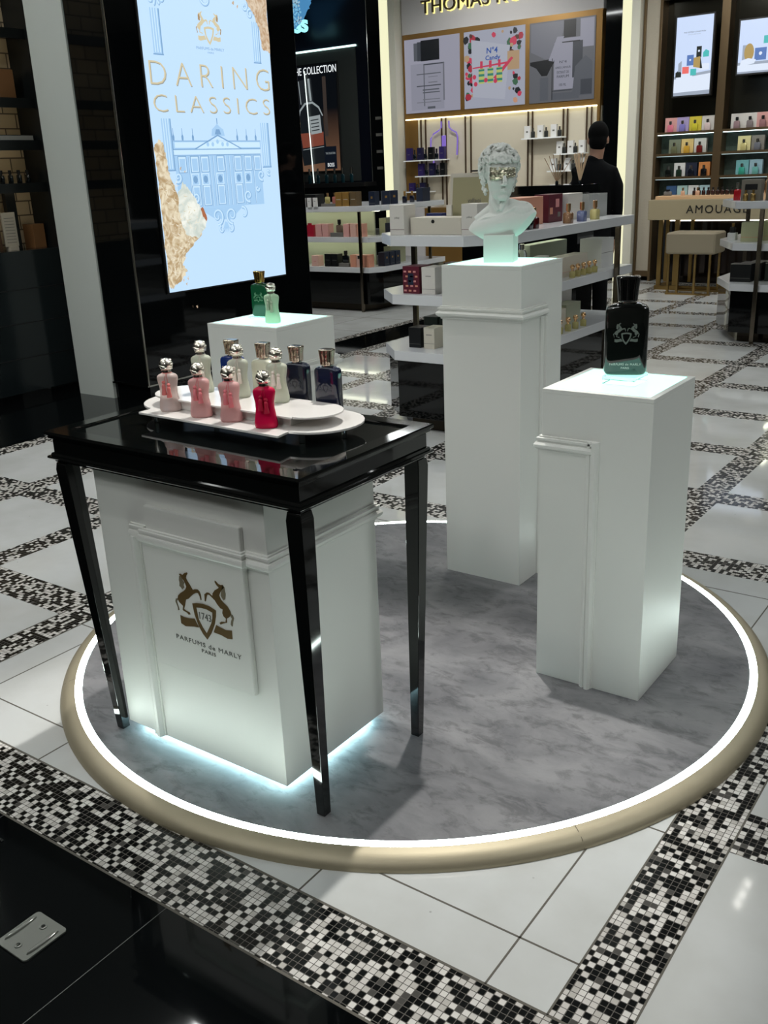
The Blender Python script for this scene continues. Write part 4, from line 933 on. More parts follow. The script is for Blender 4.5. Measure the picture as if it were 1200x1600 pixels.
# ---------------------------------------------------------------- tower with the big screen
def E(name, rgb, s): return mat(name, (0, 0, 0), rough=.4, emit=s, ergb=rgb)
TX = -5.335
tw = thing('media_column', (-5.73, 5.4, 0), 'black glossy column with a pale grey side panel, carrying the tall blue lit screen', 'column')
b = MB(); b.box(-5.72, TX, 4.50, 6.36, .125, 4.0); b.build('column_body', BLACK, tw, bevel=.003)
b = MB(); b.box(-5.72, TX - .006, 4.512, 6.35, 0, .122); b.build('skirting', BLACK, tw)
b = MB(); b.box(-6.12, -5.722, 4.49, 6.3, 0, 4.0); b.build('side_panel', mat('grey_glass_panel', (188, 195, 191), rough=.14, spec=.4), tw)['label'] = 'pale grey glossy side panel'
b = MB(); b.tube([(TX + .001, 4.499, .125), (TX + .001, 4.499, 4.0)], .009, 8); b.box(-5.72, TX + .004, 4.488, 4.499, .116, .127); b.box(TX - .004, TX + .006, 4.5, 6.36, .116, .127); b.build('corner_trim', mat('bright_chrome', (180, 178, 170), rough=.1, metal=1.), tw)
SC0, SC1, SZ0, SZ1 = 4.775, 6.032, .746, 3.25
scn = thing('light_screen', (TX, 5.4, SZ0 - .03), 'tall lit screen with a pale blue palace picture and gold words, on the black column', 'screen')
b = MB(); b.box(TX + .001, TX + .018, SC0 - .012, SC1 + .012, SZ0 - .012, SZ1 + .012, .003); b.build('screen_frame', MBLK, scn)
SO = (TX + .0182, 0, 0)
S1 = 1.0
SBL = E('screen_blue', (190, 220, 249), S1)
b = MB(); b.rect(SC0, SC1, SZ0, SZ1, SO, EY, EZ, .0006); b.build('screen_face', SBL, scn, smooth=0)['label'] = 'pale blue luminous picture'
SHI_, SSH, SDK, SGO, SGD, SWH = E('screen_relief_light', (200, 228, 250), S1), E('screen_relief_mid', (162, 200, 234), S1), E('screen_relief_dark', (120, 160, 200), S1), E('screen_gold', (206, 194, 160), S1), E('screen_gold_dark', (164, 136, 94), S1), E('screen_cream', (230, 222, 202), S1)
# crumpled gold leaf: printed pattern with a texture of its own
def leaf(name, c0, c1, sc_=11):
    m = E(name, c0, S1); nt = m.node_tree; N = nt.nodes.new; K = nt.links.new
    tc = N('ShaderNodeTexCoord'); v = N('ShaderNodeTexNoise'); v.inputs['Scale'].default_value = sc_; v.inputs['Detail'].default_value = 7; v.inputs['Distortion'].default_value = 2.2
    r = N('ShaderNodeValToRGB'); e = r.color_ramp.elements; e[0].position = .38; e[0].color = (*L(c0), 1); e[1].position = .62; e[1].color = (*L(c1), 1)
    K(tc.outputs['Object'], v.inputs['Vector']); K(v.outputs['Fac'], r.inputs['Fac']); K(r.outputs['Color'], nt.nodes['Principled BSDF'].inputs['Emission Color']); return m
LEAF = leaf('screen_gold_leaf', (176, 150, 112), (226, 214, 186)); LEAF2 = leaf('screen_white_leaf', (196, 206, 198), (236, 238, 228), 7); LEAF3 = leaf('screen_tan_leaf', (182, 150, 116), (214, 196, 172), 16)
NP = [0]
def lay(): NP[0] += 1; return (TX + .0189 + .0002 * NP[0], 0, 0)
def jag(P, amp, n=5, seed=1):
    rr = random.Random(seed); out = []
    for i in range(len(P)):
        a, c_ = P[i], P[(i + 1) % len(P)]
        for k in range(n):
            t_ = k / n; j = amp if k else amp * .3
            out.append((a[0] + (c_[0] - a[0]) * t_ + rr.uniform(-j, j), a[1] + (c_[1] - a[1]) * t_ + rr.uniform(-j, j)))
    return out
art = MB(); M_ = [SSH, SHI_, SDK, SGO, SGD, SWH]
def A(k, P=None, r=None, o=None):
    art.k = k
    if r: P = [(r[0], r[2]), (r[1], r[2]), (r[1], r[3]), (r[0], r[3])]
    art.fpoly(P, o, EY, EZ, .00015)
o1, o2, o3, o4 = lay(), lay(), lay(), lay()
for (x0, x1, z0, z1) in ((4.872, 4.955, 2.303, 2.578), (5.852, 5.925, 2.303, 2.575), (4.868, 4.955, 1.568, 1.90), (5.862, 5.952, 1.572, 1.885)):   # fluted pilasters
    A(0, r=(x0, x1, z0, z1), o=o1); 
    for k in range(3): A(1, r=(x0 + .012 + k * .022, x0 + .020 + k * .022, z0 + .008, z1), o=o2)
    A(2, r=(x1 - .010, x1, z0, z1), o=o2); A(2, r=(x0 - .006, x1 + .004, z0 - .008, z0), o=o2)
A(0, r=(4.956, 5.84, 1.30, 1.665), o=o1)
A(0, P=[(5.12, 1.31), (5.61, 1.30), (5.456, 1.205), (5.285, 1.225)], o=o1)
A(0, r=(4.956, 5.85, 1.705, 1.757), o=o1); A(1, r=(4.97, 5.84, 1.712, 1.748), o=o2); A(2, r=(4.95, 5.845, 1.698, 1.705), o=o2); A(2, r=(4.956, 5.85, 1.755, 1.759), o=o2); A(1, r=(4.95, 5.84, 1.668, 1.696), o=o2); A(2, r=(4.956, 5.84, 1.660, 1.665), o=o2)
A(2, P=[(5.150, 1.703), (5.397, 1.800), (5.645, 1.703), (5.625, 1.703), (5.397, 1.790), (5.172, 1.703)], o=o3); A(1, P=[(5.178, 1.7035), (5.397, 1.787), (5.618, 1.7035)], o=o2)
for k in range(5): A(0, P=[(5.29 + k * .05 + .014 * math.cos(a), 1.722 + (.03 if k == 2 else .012) + .016 * math.sin(a)) for a in [i * PI / 4 for i in range(8)]], o=o3)
for i, x in enumerate((4.990, 5.108, 5.208, 5.368, 5.550, 5.660, 5.764)):    # upper windows
    A(2, r=(x - .006, x + .076, 1.545, 1.657), o=o2); A(1, r=(x, x + .070, 1.550, 1.652), o=o3); A(0, r=(x + .008, x + .062, 1.556, 1.640), o=o4)
for x in (5.102, 5.203, 5.352, 5.547, 5.650):
    A(1, r=(x - .004, x + .070, 1.458, 1.540), o=o2); A(0, r=(x + .004, x + .062, 1.464, 1.533), o=o3); A(2, P=[(x + .033 + .022 * math.cos(a), 1.498 + .026 * math.sin(a)) for a in [i * PI / 5 for i in range(10)]], o=o4)
for x in (5.100, 5.203, 5.350, 5.541):
    A(2, r=(x - .004, x + .078, 1.316, 1.459), o=o2); A(1, r=(x + .002, x + .072, 1.320, 1.455), o=o3); A(0, r=(x + .010, x + .064, 1.326, 1.445), o=o4)
for x in (5.085, 5.188, 5.29, 5.325, 5.45, 5.49, 5.53, 5.64, 5.748): A(2, r=(x, x + .004, 1.31, 1.655), o=o2); A(1, r=(x + .004, x + .009, 1.31, 1.655), o=o2)
A(0, P=[(5.335, 1.79), (5.345, 1.835), (5.37, 1.85), (5.40, 1.872), (5.43, 1.85), (5.46, 1.835), (5.47, 1.79)], o=o1); A(2, P=[(5.37, 1.80), (5.385, 1.835), (5.42, 1.835), (5.435, 1.80)], o=o2); A(2, r=(5.398, 5.406, 1.87, 1.91), o=o2)
for x in (4.965, 5.05, 5.15, 5.60, 5.70, 5.80): A(2, P=[(x - .008, 1.760), (x + .008, 1.760), (x + .010, 1.785), (x + .003, 1.80), (x + .002, 1.84), (x - .002, 1.84), (x - .003, 1.80), (x - .010, 1.785)], o=o2)
art.build('palace_picture', M_, scn, smooth=0)
art = MB()      # rocaille scrolls
def spiral(cx, cz, r, turns, a0, dirn=1, w0=.011, k=1):
    pts = []
    for i in range(34):
        t_ = i / 33; rr = r * (1 - t_ * .86); a = a0 + dirn * turns * 2 * PI * t_; pts.append((TX + .0200, cx + rr * math.cos(a), cz + rr * math.sin(a)))
    for dx, kk, ww in ((.0, 2, w0 * 1.15), (-.004, 0, w0), (-.006, 1, w0 * .45)):
        art.k = kk; art.T = Matrix.Translation((0, dx, -dx)) @ Matrix.Scale(.02, 4, (1, 0, 0)) if False else None
        q = [(p[0] + (0 if kk == 2 else .0008 if kk == 0 else .0016), p[1] + dx, p[2] - dx * .6) for p in pts]
        n = len(q); L_, R_ = [], []
        for i in range(n):
            a_ = q[max(0, i - 1)]; b_ = q[min(n - 1, i + 1)]; d = Vector((b_[1] - a_[1], b_[2] - a_[2])).normalized(); wv = ww * (1 - .5 * i / n)
            L_.append((q[i][1] - d.y * wv, q[i][2] + d.x * wv)); R_.append((q[i][1] + d.y * wv, q[i][2] - d.x * wv))
        for i in range(n - 1): art.fpoly([L_[i], L_[i + 1], R_[i + 1], R_[i]], (q[0][0], 0, 0), EY, EZ, 0)
for c_ in ((5.325, 1.235, .062, 1.3, -1.6, 1), (5.474, 1.235, .062, 1.3, -1.5, -1), (5.673, 1.366, .045, 1.3, -1.2, -1), (5.835, 1.509, .038, 1.2, -1.2, -1), (5.126, 1.375, .035, 1.2, 4.2, 1), (4.974, 1.515, .035, 1.2, 4, 1), (5.918, 1.53, .022, 1.1, -1, -1),
           (5.78, 1.415, .022, 1, 0, -1), (5.36, 1.14, .03, .8, 2, 1), (5.45, 1.14, .03, .8, 1, -1), (5.60, 1.24, .05, .7, 1.8, -1), (5.845, 2.62, .04, 1.2, 0, 1), (5.79, 2.665, .03, 1.1, 1, -1), (4.895, 2.625, .035, 1.2, -1, 1), (4.985, 2.635, .035, 1.2, -2, -1), (5.40, 2.68, .05, .8, 3.4, 1)):
    spiral(*c_)
for a in (-2.2, -1.9, -1.57, -1.25, -.95):
    art.k = 0; x, z_ = 5.402 + .0, 1.19
    art.T = None; art.fpoly([(x + .012 * math.cos(a + 1.5), z_ + .012 * math.sin(a + 1.5)), (x + .075 * math.cos(a), z_ + .085 * math.sin(a)), (x - .012 * math.cos(a + 1.5), z_ - .012 * math.sin(a + 1.5))], (TX + .0205, 0, 0), EY, EZ, .0001)
art.build('scroll_picture', M_, scn, smooth=0)
b = MB(); oo = (TX + .0222, 0, 0)
b.fpoly(jag([(4.776, 1.718), (4.822, 1.765), (4.862, 1.738), (4.874, 1.643), (4.893, 1.534), (4.946, 1.40), (4.99, 1.36), (5.10, 1.345), (5.200, 1.234), (5.190, 1.181), (5.111, 1.097), (4.970, 1.001), (4.921, .925), (4.964, .876), (4.866, .805), (4.80, .775), (4.777, .78), (4.777, 1.209), (4.777, 1.55)], .009, 6, 4), oo, EY, EZ, .0002); b.k = 1
b.fpoly(jag([(4.945, 1.405), (5.008, 1.490), (5.055, 1.44), (5.144, 1.327), (5.205, 1.226), (5.19, 1.17), (5.098, 1.098), (4.99, 1.13), (4.946, 1.25)], .008, 6, 8), (TX + .0226, 0, 0), EY, EZ, .0002); b.k = 2
b.fpoly(jag([(5.775, 2.76), (6.030, 2.76), (6.030, 2.37), (5.985, 2.385), (5.945, 2.40), (5.925, 2.54), (5.885, 2.62), (5.83, 2.67)], .007, 6, 5), oo, EY, EZ, .0002)
for i, (x, z_) in enumerate(((4.905, .82), (4.95, .83), (4.93, .79), (5.01, .62), (5.70, 2.66), (5.66, 2.68), (4.99, 1.575), (5.03, 1.56))): b.fpoly(jag([(x, z_), (x + .02, z_ + .012), (x + .012, z_ - .014)], .005, 3, i), oo, EY, EZ, .0002)
b.build('gold_leaf_picture', [LEAF, LEAF2, LEAF3], scn, smooth=0)
b = MB(); rr = random.Random(5)
for i in range(120):      # folds in the leaf
    z_ = rr.uniform(.86, 1.5); xm = 4.80 + max(0., min(.32, .35 - abs(z_ - 1.22) * .8)); x = rr.uniform(4.80, max(4.83, xm)); a = rr.uniform(-1.2, 1.2); l = rr.uniform(.02, .06); w0 = rr.uniform(.0018, .004)
    dx, dz = math.cos(a) * l, math.sin(a) * l; b.k = rr.choice((0, 0, 1))
    b.fpoly([(x, z_), (x + dx * .5 + dz * .1, z_ + dz * .5 - dx * .1), (x + dx, z_ + dz), (x + dx * .5 + dz * .1 - w0, z_ + dz * .5 - dx * .1 - w0 * 1.5)], (TX + .0230, 0, 0), EY, EZ, .0001)
b.k = 2; b.fpoly(jag([(5.15, 1.30), (5.175, 1.31), (5.20, 1.26), (5.205, 1.215), (5.185, 1.225), (5.165, 1.26)], .006, 3, 2), (TX + .0231, 0, 0), EY, EZ, .0001)
b.build('leaf_folds', [SWH, SGO, E('screen_copper', (168, 104, 72), S1)], scn, smooth=0)
b = MB(); b.T = None; crest(b, (TX + .0195, 5.405, 2.492), EY, EZ, 1.22, .0006); b.build('crest', [SGO, SGD], scn, smooth=0)
text('PARFUMS de MARLY', (TX + .0195, 5.405, 2.363), EY, EZ, w=.275, h=.018, depth=.0004, m=SDK, parent=scn); text('PARIS', (TX + .0195, 5.405, 2.338), EY, EZ, w=.06, h=.012, depth=.0004, m=SDK, parent=scn)
for dx, dz, m_, dp in ((.005, -.006, E('screen_gold_shadow', (150, 150, 140), S1), .0004), (0, 0, SGO, .0007)):
    text('DARING', (TX + .0195, 5.405 + dx, 2.186 + dz), EY, EZ, w=1.185, h=.148, depth=dp, m=m_, parent=scn, space=1.45, bold=-.022)
    text('CLASSICS', (TX + .0195, 5.40 + dx, 1.998 + dz), EY, EZ, w=1.165, h=.108, depth=dp, m=m_, parent=scn, space=1.35, bold=-.022)

# ---------------------------------------------------------------- brick-backed shelving at the far left
lu = thing('wall_shelving', (-6.4, 3.4, 0), 'black-framed shelving with a tiled brick back at the left picture edge', 'shelf unit')
FRB = mat('soft_black_frame', (15, 19, 20), rough=.3)
def brick_mat():
    m = mat('glazed_brick', (190, 172, 140), rough=.35); nt = m.node_tree; N = nt.nodes.new; K = nt.links.new
    tc = N('ShaderNodeTexCoord'); sx = N('ShaderNodeSeparateXYZ'); cx = N('ShaderNodeCombineXYZ'); K(tc.outputs['Object'], sx.inputs[0]); K(sx.outputs['Y'], cx.inputs['X']); K(sx.outputs['Z'], cx.inputs['Y'])
    br = N('ShaderNodeTexBrick'); br.inputs['Scale'].default_value = 1; br.inputs['Brick Width'].default_value = .2; br.inputs['Row Height'].default_value = .1; br.inputs['Mortar Size'].default_value = .005
    br.inputs['Color1'].default_value = (*L((196, 178, 146)), 1); br.inputs['Color2'].default_value = (*L((172, 156, 126)), 1); br.inputs['Mortar'].default_value = (*L((86, 76, 64)), 1)
    K(cx.outputs[0], br.inputs['Vector']); K(br.outputs['Color'], nt.nodes['Principled BSDF'].inputs['Base Color']); return m
b = MB(); b.box(-6.57, -6.55, 3.3, 4.62, 1.067, 3.4); b.build('tiled_back', brick_mat(), lu, smooth=0)
b = MB(); b.box(-6.62, -6.28, 1.2, 4.64, .06, 1.067); b.build('base_cabinet', mat('dark_teal_gloss', (22, 29, 31), rough=.15), lu)
for z_ in (.31, .56, .8):
    b = MB(); b.box(-6.281, -6.2775, 1.2, 4.64, z_ - .003, z_ + .003); b.build('drawer_line', MBLK, lu)
b = MB(); b.box(-6.62, -6.30, 1.2, 4.64, 0, .06); b.build('kick_base', BLACK, lu)
for y0, y1 in ((4.62, 4.688), (3.28, 3.34)):
    b = MB(); b.box(-6.57, -6.28, y0, y1, 1.067, 3.4); b.build('upright', FRB, lu)
for z_ in (1.49, 1.775, 2.055, 2.5, 3.0):
    b = MB(); b.box(-6.549, -6.33, 3.34, 4.62, z_, z_ + .035); b.build('shelf_board', FRB, lu)
    b = MB(); b.box(-6.34, -6.33, 3.34, 4.62, z_ - .03, z_); b.build('light_hiding_lip', FRB, lu)  # lip added to keep the glowing strip out of sight
    b = MB(); b.box(-6.37, -6.355, 3.4, 4.6, z_ - .008, z_ - .0005); b.build('shelf_or_fill_light', mat('added_warm_fill', (255, 240, 210), emit=4.0, ergb=(255, 236, 200)), lu)  # hidden glowing strip added to brighten the brick back
b = MB(); b.box(-6.52, -6.48, 4.36, 4.44, 1.067, 1.49); b.build('divider', FRB, lu)
prd = small_bottle('x', DRK, MBLK, None, w=.05, h=.06, ch=.03)
for i in range(6):
    place(prd, (-6.46, 4.56 - .072 * i, 1.525), 0, f'small dark bottle, {ORD[i]} from the right on the brick-backed shelf', 'dark bottles on the brick-backed shelf')
for (y, w_, z_, h_, m_, lab) in ((4.47, .13, 2.09, .19, C('kraft_card', (120, 84, 52)), 'brown kraft carton on the upper brick-backed shelf'), (4.32, .12, 2.09, .2, C('dark_kraft_card', (72, 48, 30)), 'dark brown carton beside the kraft one'),
        (4.55, .10, 1.067, .17, C('kraft_card'), 'kraft carton on the counter beside the black column'), (4.18, .10, 1.067, .17, C('dark_kraft_card'), 'dark carton at the left edge of the tiled counter')):
    pbox(-6.47, y, z_, w_, .12, h_, m_, lab, None, PI / 2)
b = MB(); b.box(-6.43, -6.415, 4.26, 4.37, 1.095, 1.33, .001); b.box(-6.45, -6.395, 4.28, 4.35, 1.067, 1.095); b.k = 1
for k in range(9): b.box(-6.4152, -6.4142, 4.275, 4.355, 1.12 + .021 * k, 1.124 + .021 * k)
solo(b, 'info_card', [C('pale_card', (176, 168, 152)), GRYC], 'upright printed card in a black foot on the tiled counter', 'card')
b = MB(); b.box(-6.5, -6.38, 4.0, 4.60, 1.81, 1.85); b.k = 1; b.box(-6.3795, -6.378, 4.0, 4.6, 1.815, 1.845)
solo(b, 'price_rail', [MBLK, C('pale_grey_strip', (150, 150, 144))], 'pale strip rail lying on the middle brick-backed shelf', 'rail')

# ---------------------------------------------------------------- dark perfume wall at the left back (THE COLLECTION)
WV = 12.58
bo = thing('poster_wall', (-9.8, WV + .08, 0), 'dark navy shop wall with a lit perfume poster, left of the white light column', 'shop wall')
NAVW = mat('navy_wall', (10, 15, 27), rough=.3); b = MB(); b.box(-12, -9.17, WV, WV + .16, 0, 4.0); b.build('wall_panel', NAVW, bo)
b = MB(); b.box(-10.9, -9.40, WV - .012, WV, 1.38, 3.26); b.build('grey_panel', mat('charcoal_panel', (52, 56, 54), rough=.6), bo)
b = MB(); b.box(-10.9, -9.385, WV - .03, WV - .002, 3.262, 3.285); b.build('led_strip', E('pale_teal_led', (196, 236, 230), 2.6), bo)['label'] = 'thin pale light strip'
b = MB(); b.box(-10.9, -9.1, WV - .34, WV, 1.30, 1.36); b.build('ledge', MBLK, bo)
b = MB(); b.box(-12, -9.1, WV - .30, WV, 0, 1.30); b.build('lower_cabinet', BLACK, bo)
po = thing('perfume_poster', (-10.25, WV - .03, 1.5), 'lit poster of a large amber bottle under the words THE COLLECTION', 'poster')
PO = (0, WV - .036, 0)
b = MB(); b.box(-10.80, -9.74, WV - .036, WV - .013, 1.52, 3.10, .004); b.build('poster_frame', MBLK, po)
def grad(name, c0, c1, z0, z1, s):
    m = E(name, c0, s); nt = m.node_tree; N = nt.nodes.new; K = nt.links.new
    tc = N('ShaderNodeTexCoord'); sx = N('ShaderNodeSeparateXYZ'); mr = N('ShaderNodeMapRange'); mr.inputs[1].default_value = z0; mr.inputs[2].default_value = z1
    r = N('ShaderNodeValToRGB'); r.color_ramp.elements[0].color = (*L(c0), 1); r.color_ramp.elements[1].color = (*L(c1), 1)
    K(tc.outputs['Object'], sx.inputs[0]); K(sx.outputs['Z'], mr.inputs[0]); K(mr.outputs[0], r.inputs['Fac']); K(r.outputs['Color'], nt.nodes['Principled BSDF'].inputs['Emission Color']); return m
b = MB(); b.rect(-10.78, -9.765, 1.545, 3.07, PO, EX, EZ, .0006); b.build('poster_print', grad('poster_print', (128, 94, 72), (10, 14, 20), .02, .95, .6), po, smooth=0)
b = MB(); Q = lambda k: (0, WV - .0368 - .0005 * k, 0)
tilt = Matrix.Rotation(math.radians(4.5), 2)
def tp_(P): return [(-10.30 + (tilt @ Vector(p)).x, 2.15 + (tilt @ Vector(p)).y) for p in P]
body = [(-.24, -.50), (.22, -.50), (.25, -.30), (.25, .18), (.20, .32), (.08, .40), (-.08, .40), (-.20, .32), (-.25, .18), (-.26, -.30)]
b.k = 0; b.fpoly(tp_(body), Q(0), EX, EZ, .0002)
b.k = 1; b.fpoly(tp_([(-.22, -.24), (.21, -.24), (.23, -.05), (-.23, -.02)]), Q(1), EX, EZ, .0002)
b.k = 2; b.fpoly(tp_([(-.02, -.06), (.20, -.06), (.20, .20), (-.02, .20)]), Q(2), EX, EZ, .0002)
b.k = 3; b.fpoly(tp_([(-.16, .38), (.10, .38), (.10, .74), (-.16, .74)]), Q(1), EX, EZ, .0002)
b.k = 4
for P in ([(-.26, .16), (-.20, .32), (-.08, .41), (.08, .41), (.20, .32), (.26, .18), (.24, .18), (.18, .30), (.07, .38), (-.07, .38), (-.18, .30), (-.235, .16)], [(.03, .42), (.07, .42), (.07, .74), (.03, .74)], [(-.16, .40), (-.145, .40), (-.145, .73), (-.16, .73)], [(-.22, -.26), (.21, -.26), (.21, -.268), (-.22, -.268)]):
    b.fpoly(tp_(P), Q(3), EX, EZ, .0002)
for k in range(4): b.k = 3; b.fpoly(tp_([(0, .15 - .05 * k), (.16, .15 - .05 * k), (.16, .135 - .05 * k), (0, .135 - .05 * k)]), Q(3), EX, EZ, .0002)
b.k = 5; b.rect(-10.07, -9.83, 1.57, 1.90, Q(2), EX, EZ, .0002)
b.k = 6; b.rect(-10.04, -9.97, 2.05, 2.9, Q(0), EX, EZ, .0002)
b.build('bottle_picture', [E('pic_black', (22, 26, 30), .8), E('pic_amber', (124, 66, 52), .8), E('pic_label', (150, 158, 160), .8), E('pic_dark', (34, 38, 42), .8), E('pic_light', (150, 160, 162), .8), E('pic_navy', (14, 20, 30), .8), E('pic_brown', (58, 50, 46), .8)], po, smooth=0)
WGL = E('white_glow', (236, 242, 244), 1.0)
text('THE COLLECTION', (-10.19, WV - .038, 3.0), EX, EZ, w=.87, h=.105, depth=.002, m=WGL, parent=po)
text('BOSS', (-9.95, WV - .0385, 1.63), EX, EZ, w=.13, h=.055, depth=.0006, m=WGL, parent=po); text('THE COLLECTION', (-9.95, WV - .0385, 1.80), EX, EZ, w=.19, h=.03, depth=.0006, m=E('pic_label'.replace('label', 'label2'), (150, 158, 160), .8), parent=po)
b = MB(); b.tube([(-10.30, WV - .06, 1.37), (-10.36, WV - .06, 3.0)], .008, 6); b.build('light_line', E('line_glow', (220, 236, 230), 1.6), po)['label'] = 'thin vertical light line'
pb = small_bottle('x', mat('teal_scent', (20, 52, 60), rough=.08, coat=.5), STEEL, None, w=.07, h=.13, ch=.09)
for i, x in enumerate((-10.46, -10.29, -10.12, -9.95, -9.785, -9.63, -9.46)):
    place(pb, (x, WV - .17, 1.36), 0, f'small teal bottle on the dark ledge, {ORD[i]} from the left', 'teal bottles on the dark ledge')
# blossom-shaped lit sign
sg = thing('blossom_sign', (-10.25, 12.2, 3.4), 'lit blue blossom cluster with pale letters below it, hanging near the ceiling', 'sign')
b = MB(); out = jag([(-10.52, 4.0), (-10.50, 3.72), (-10.40, 3.60), (-10.28, 3.55), (-10.16, 3.60), (-10.06, 3.72), (-9.98, 3.80), (-9.95, 3.9), (-9.80, 3.95), (-9.78, 4.0)], .02, 3, 3)
b.fpoly(out, (0, 12.22, 0), EX, EZ, -.05); rr = random.Random(9)
for i in range(26):
    x, z_ = rr.uniform(-10.46, -10.02), rr.uniform(3.60, 3.98)
    if x > -10.1 and z_ < 3.74: continue
    for k in range(5):
        a = k * 2 * PI / 5 + i; b.k = 1 + (i % 2); b.fpoly([(x + .008 * math.cos(a), z_ + .008 * math.sin(a)), (x + .05 * math.cos(a - .35), z_ + .05 * math.sin(a - .35)), (x + .058 * math.cos(a), z_ + .058 * math.sin(a)), (x + .05 * math.cos(a + .35), z_ + .05 * math.sin(a + .35))], (0, 12.2195 - .0008 * (i % 5), 0), EX, EZ, .0003)
    b.k = 3; b.fpoly([(x + .011 * math.cos(q), z_ + .011 * math.sin(q)) for q in [j * PI / 3 for j in range(6)]], (0, 12.215, 0), EX, EZ, .0003)
b.build('blossom_panel', [E('sign_blue', (70, 130, 176), 1.), E('petal_blue', (120, 178, 208), 1.), E('petal_grey', (150, 178, 192), 1.), E('petal_core', (60, 66, 70), 1.)], sg, smooth=0)
text('ces', (-10.235, 12.25, 3.575), EX, EZ, w=.46, h=.17, depth=.02, m=E('sign_cyan', (150, 232, 244), 1.3), parent=sg, bold=.03)

# black column with niches and the two white light columns
nc = thing('niche_column', (-9.02, WV, 0), 'narrow black column with small grey niches between navy wall and white light column', 'column')
b = MB(); b.box(-9.17, -8.86, WV - .02, WV + .16, 0, 4.0); b.build('column_body', BLACK, nc)
for x in (-9.168, -8.885):
    b = MB(); b.tube([(x, WV - .022, 0), (x, WV - .022, 4)], .006, 6); b.build('chrome_edge', STEEL, nc)
for i, z_ in enumerate((2.25, 2.02, 1.785, 1.55)):
    b = MB(); b.box(-9.07, -8.96, WV - .026, WV - .02, z_ - .02, z_ + .02); b.build('niche_plate', GRYC, nc)
def light_column(x0, xm, x1, label, flip=False):
    t = thing('light_column', ((x0 + x1) / 2, WV - .1, 0), label, 'column', 'white light columns')
    b = MB(); b.box(x0, x1, WV - .16, WV + .16, 0, 4.0); b.build('column_body', mat('cream_gloss', (214, 212, 198), rough=.25), t)
    b = MB(); b.box(x0 + .004, xm, WV - .166, WV - .16, .0, 4.0); b.build('glow_panel', E('cream_glow', (242, 240, 200), .95), t)['label'] = 'glowing cream panel'
    return t
light_column(-8.84, -8.69, -8.58, 'white column with a glowing cream strip left of the open perfume bay'); light_column(-5.18, -5.06, -4.95, 'white column with a glowing cream strip right of the man in black')

bd = MB(); bd.box(-5.455, -5.185, WV - .01, WV + .16, 0, 4.0); struct(bd, 'trim_5', BLACK)
# ---------------------------------------------------------------- THOMAS KOSMALA bay
TKX0, TKX1 = -8.56, -5.5
tk = thing('perfume_bay', (-7.05, 12.65, 0), 'cream wall bay framed in gold under three large posters, behind the white bust', 'shop bay')
GOLDF = mat('antique_gold', (132, 100, 52), rough=.4, metal=.5); PLW = mat('fascia_white', (186, 184, 184), rough=.5); CRW = mat('cream_wall', (212, 204, 184), rough=.5)
b = MB(); b.box(TKX0, TKX1, WV, WV + .12, 3.315, 4.0); b.build('fascia', PLW, tk)
b = MB(); b.prism([(TKX0, 0), (TKX1, 0), (TKX1, 1), (TKX0, 1)], 0, .0); b = MB(); b.fpoly([(TKX0, 2.19), (TKX1, 2.19), (TKX1, 3.315), (TKX0, 3.315)], (0, WV + .1, 0), EX, EZ, .1, []); b.build('gold_frame', GOLDF, tk)
b = MB(); b.box(TKX0 + .22, TKX1, WV + .02, WV + .12, 0, 2.19); b.build('cream_panel', CRW, tk)
b = MB(); b.prism([(TKX0, WV), (TKX0 + .04, WV), (TKX0 + .12, WV + .01), (TKX0 + .2, WV + .04), (TKX0 + .24, WV + .1), (TKX0, WV + .12)], 0, 2.19); b.build('curved_gold_side', GOLDF, tk)
b = MB(); b.box(TKX1 - .035, TKX1 + .0, WV - .02, WV + .02, 0, 3.3); b.build('gold_side', GOLDF, tk)
b = MB(); b.box(-8.53, -5.54, WV - .02, WV + .03, 2.185, 2.2); b.build('led_strip', E('warm_led', (255, 244, 200), 3.0), tk)['label'] = 'warm light strip below the posters'
for x in (-8.28, -8.20, -7.925, -7.855, -7.53, -7.44, -6.54, -6.475, -6.02, -5.96, -5.685, -5.62):
    b = MB(); b.box(x - .005, x + .005, WV - .012, WV + .02, 1.0, 2.188); b.build('support_rod', mat('brown_metal', (84, 66, 48), rough=.4, metal=.6), tk)
def lam(P, k, s_): pass
b = MB(); b.box(-8.40, -5.55, 12.05, 12.42, 0, .98); b.build('gold_counter', GOLDF, tk)
b = MB(); b.box(-8.45, -7.9, 12.03, 12.44, 0, .99); b.build('white_counter', PLW, tk)
text('THOMAS KOSMALA', (-8.21, WV - .018, 3.63), EX, EZ, w=2.42, h=.165, depth=.02, m=mat('dark_bronze', (52, 42, 20), rough=.35, metal=.6), parent=tk, align='L', space=1.05)
text('THOMAS KOSMALA', (-8.205, WV - .004, 3.622), EX, EZ, w=2.43, h=.178, depth=.008, m=E('halo_glow', (255, 240, 150), 1.2), parent=tk, align='L', space=1.05, bold=.012, name='letter_halo')
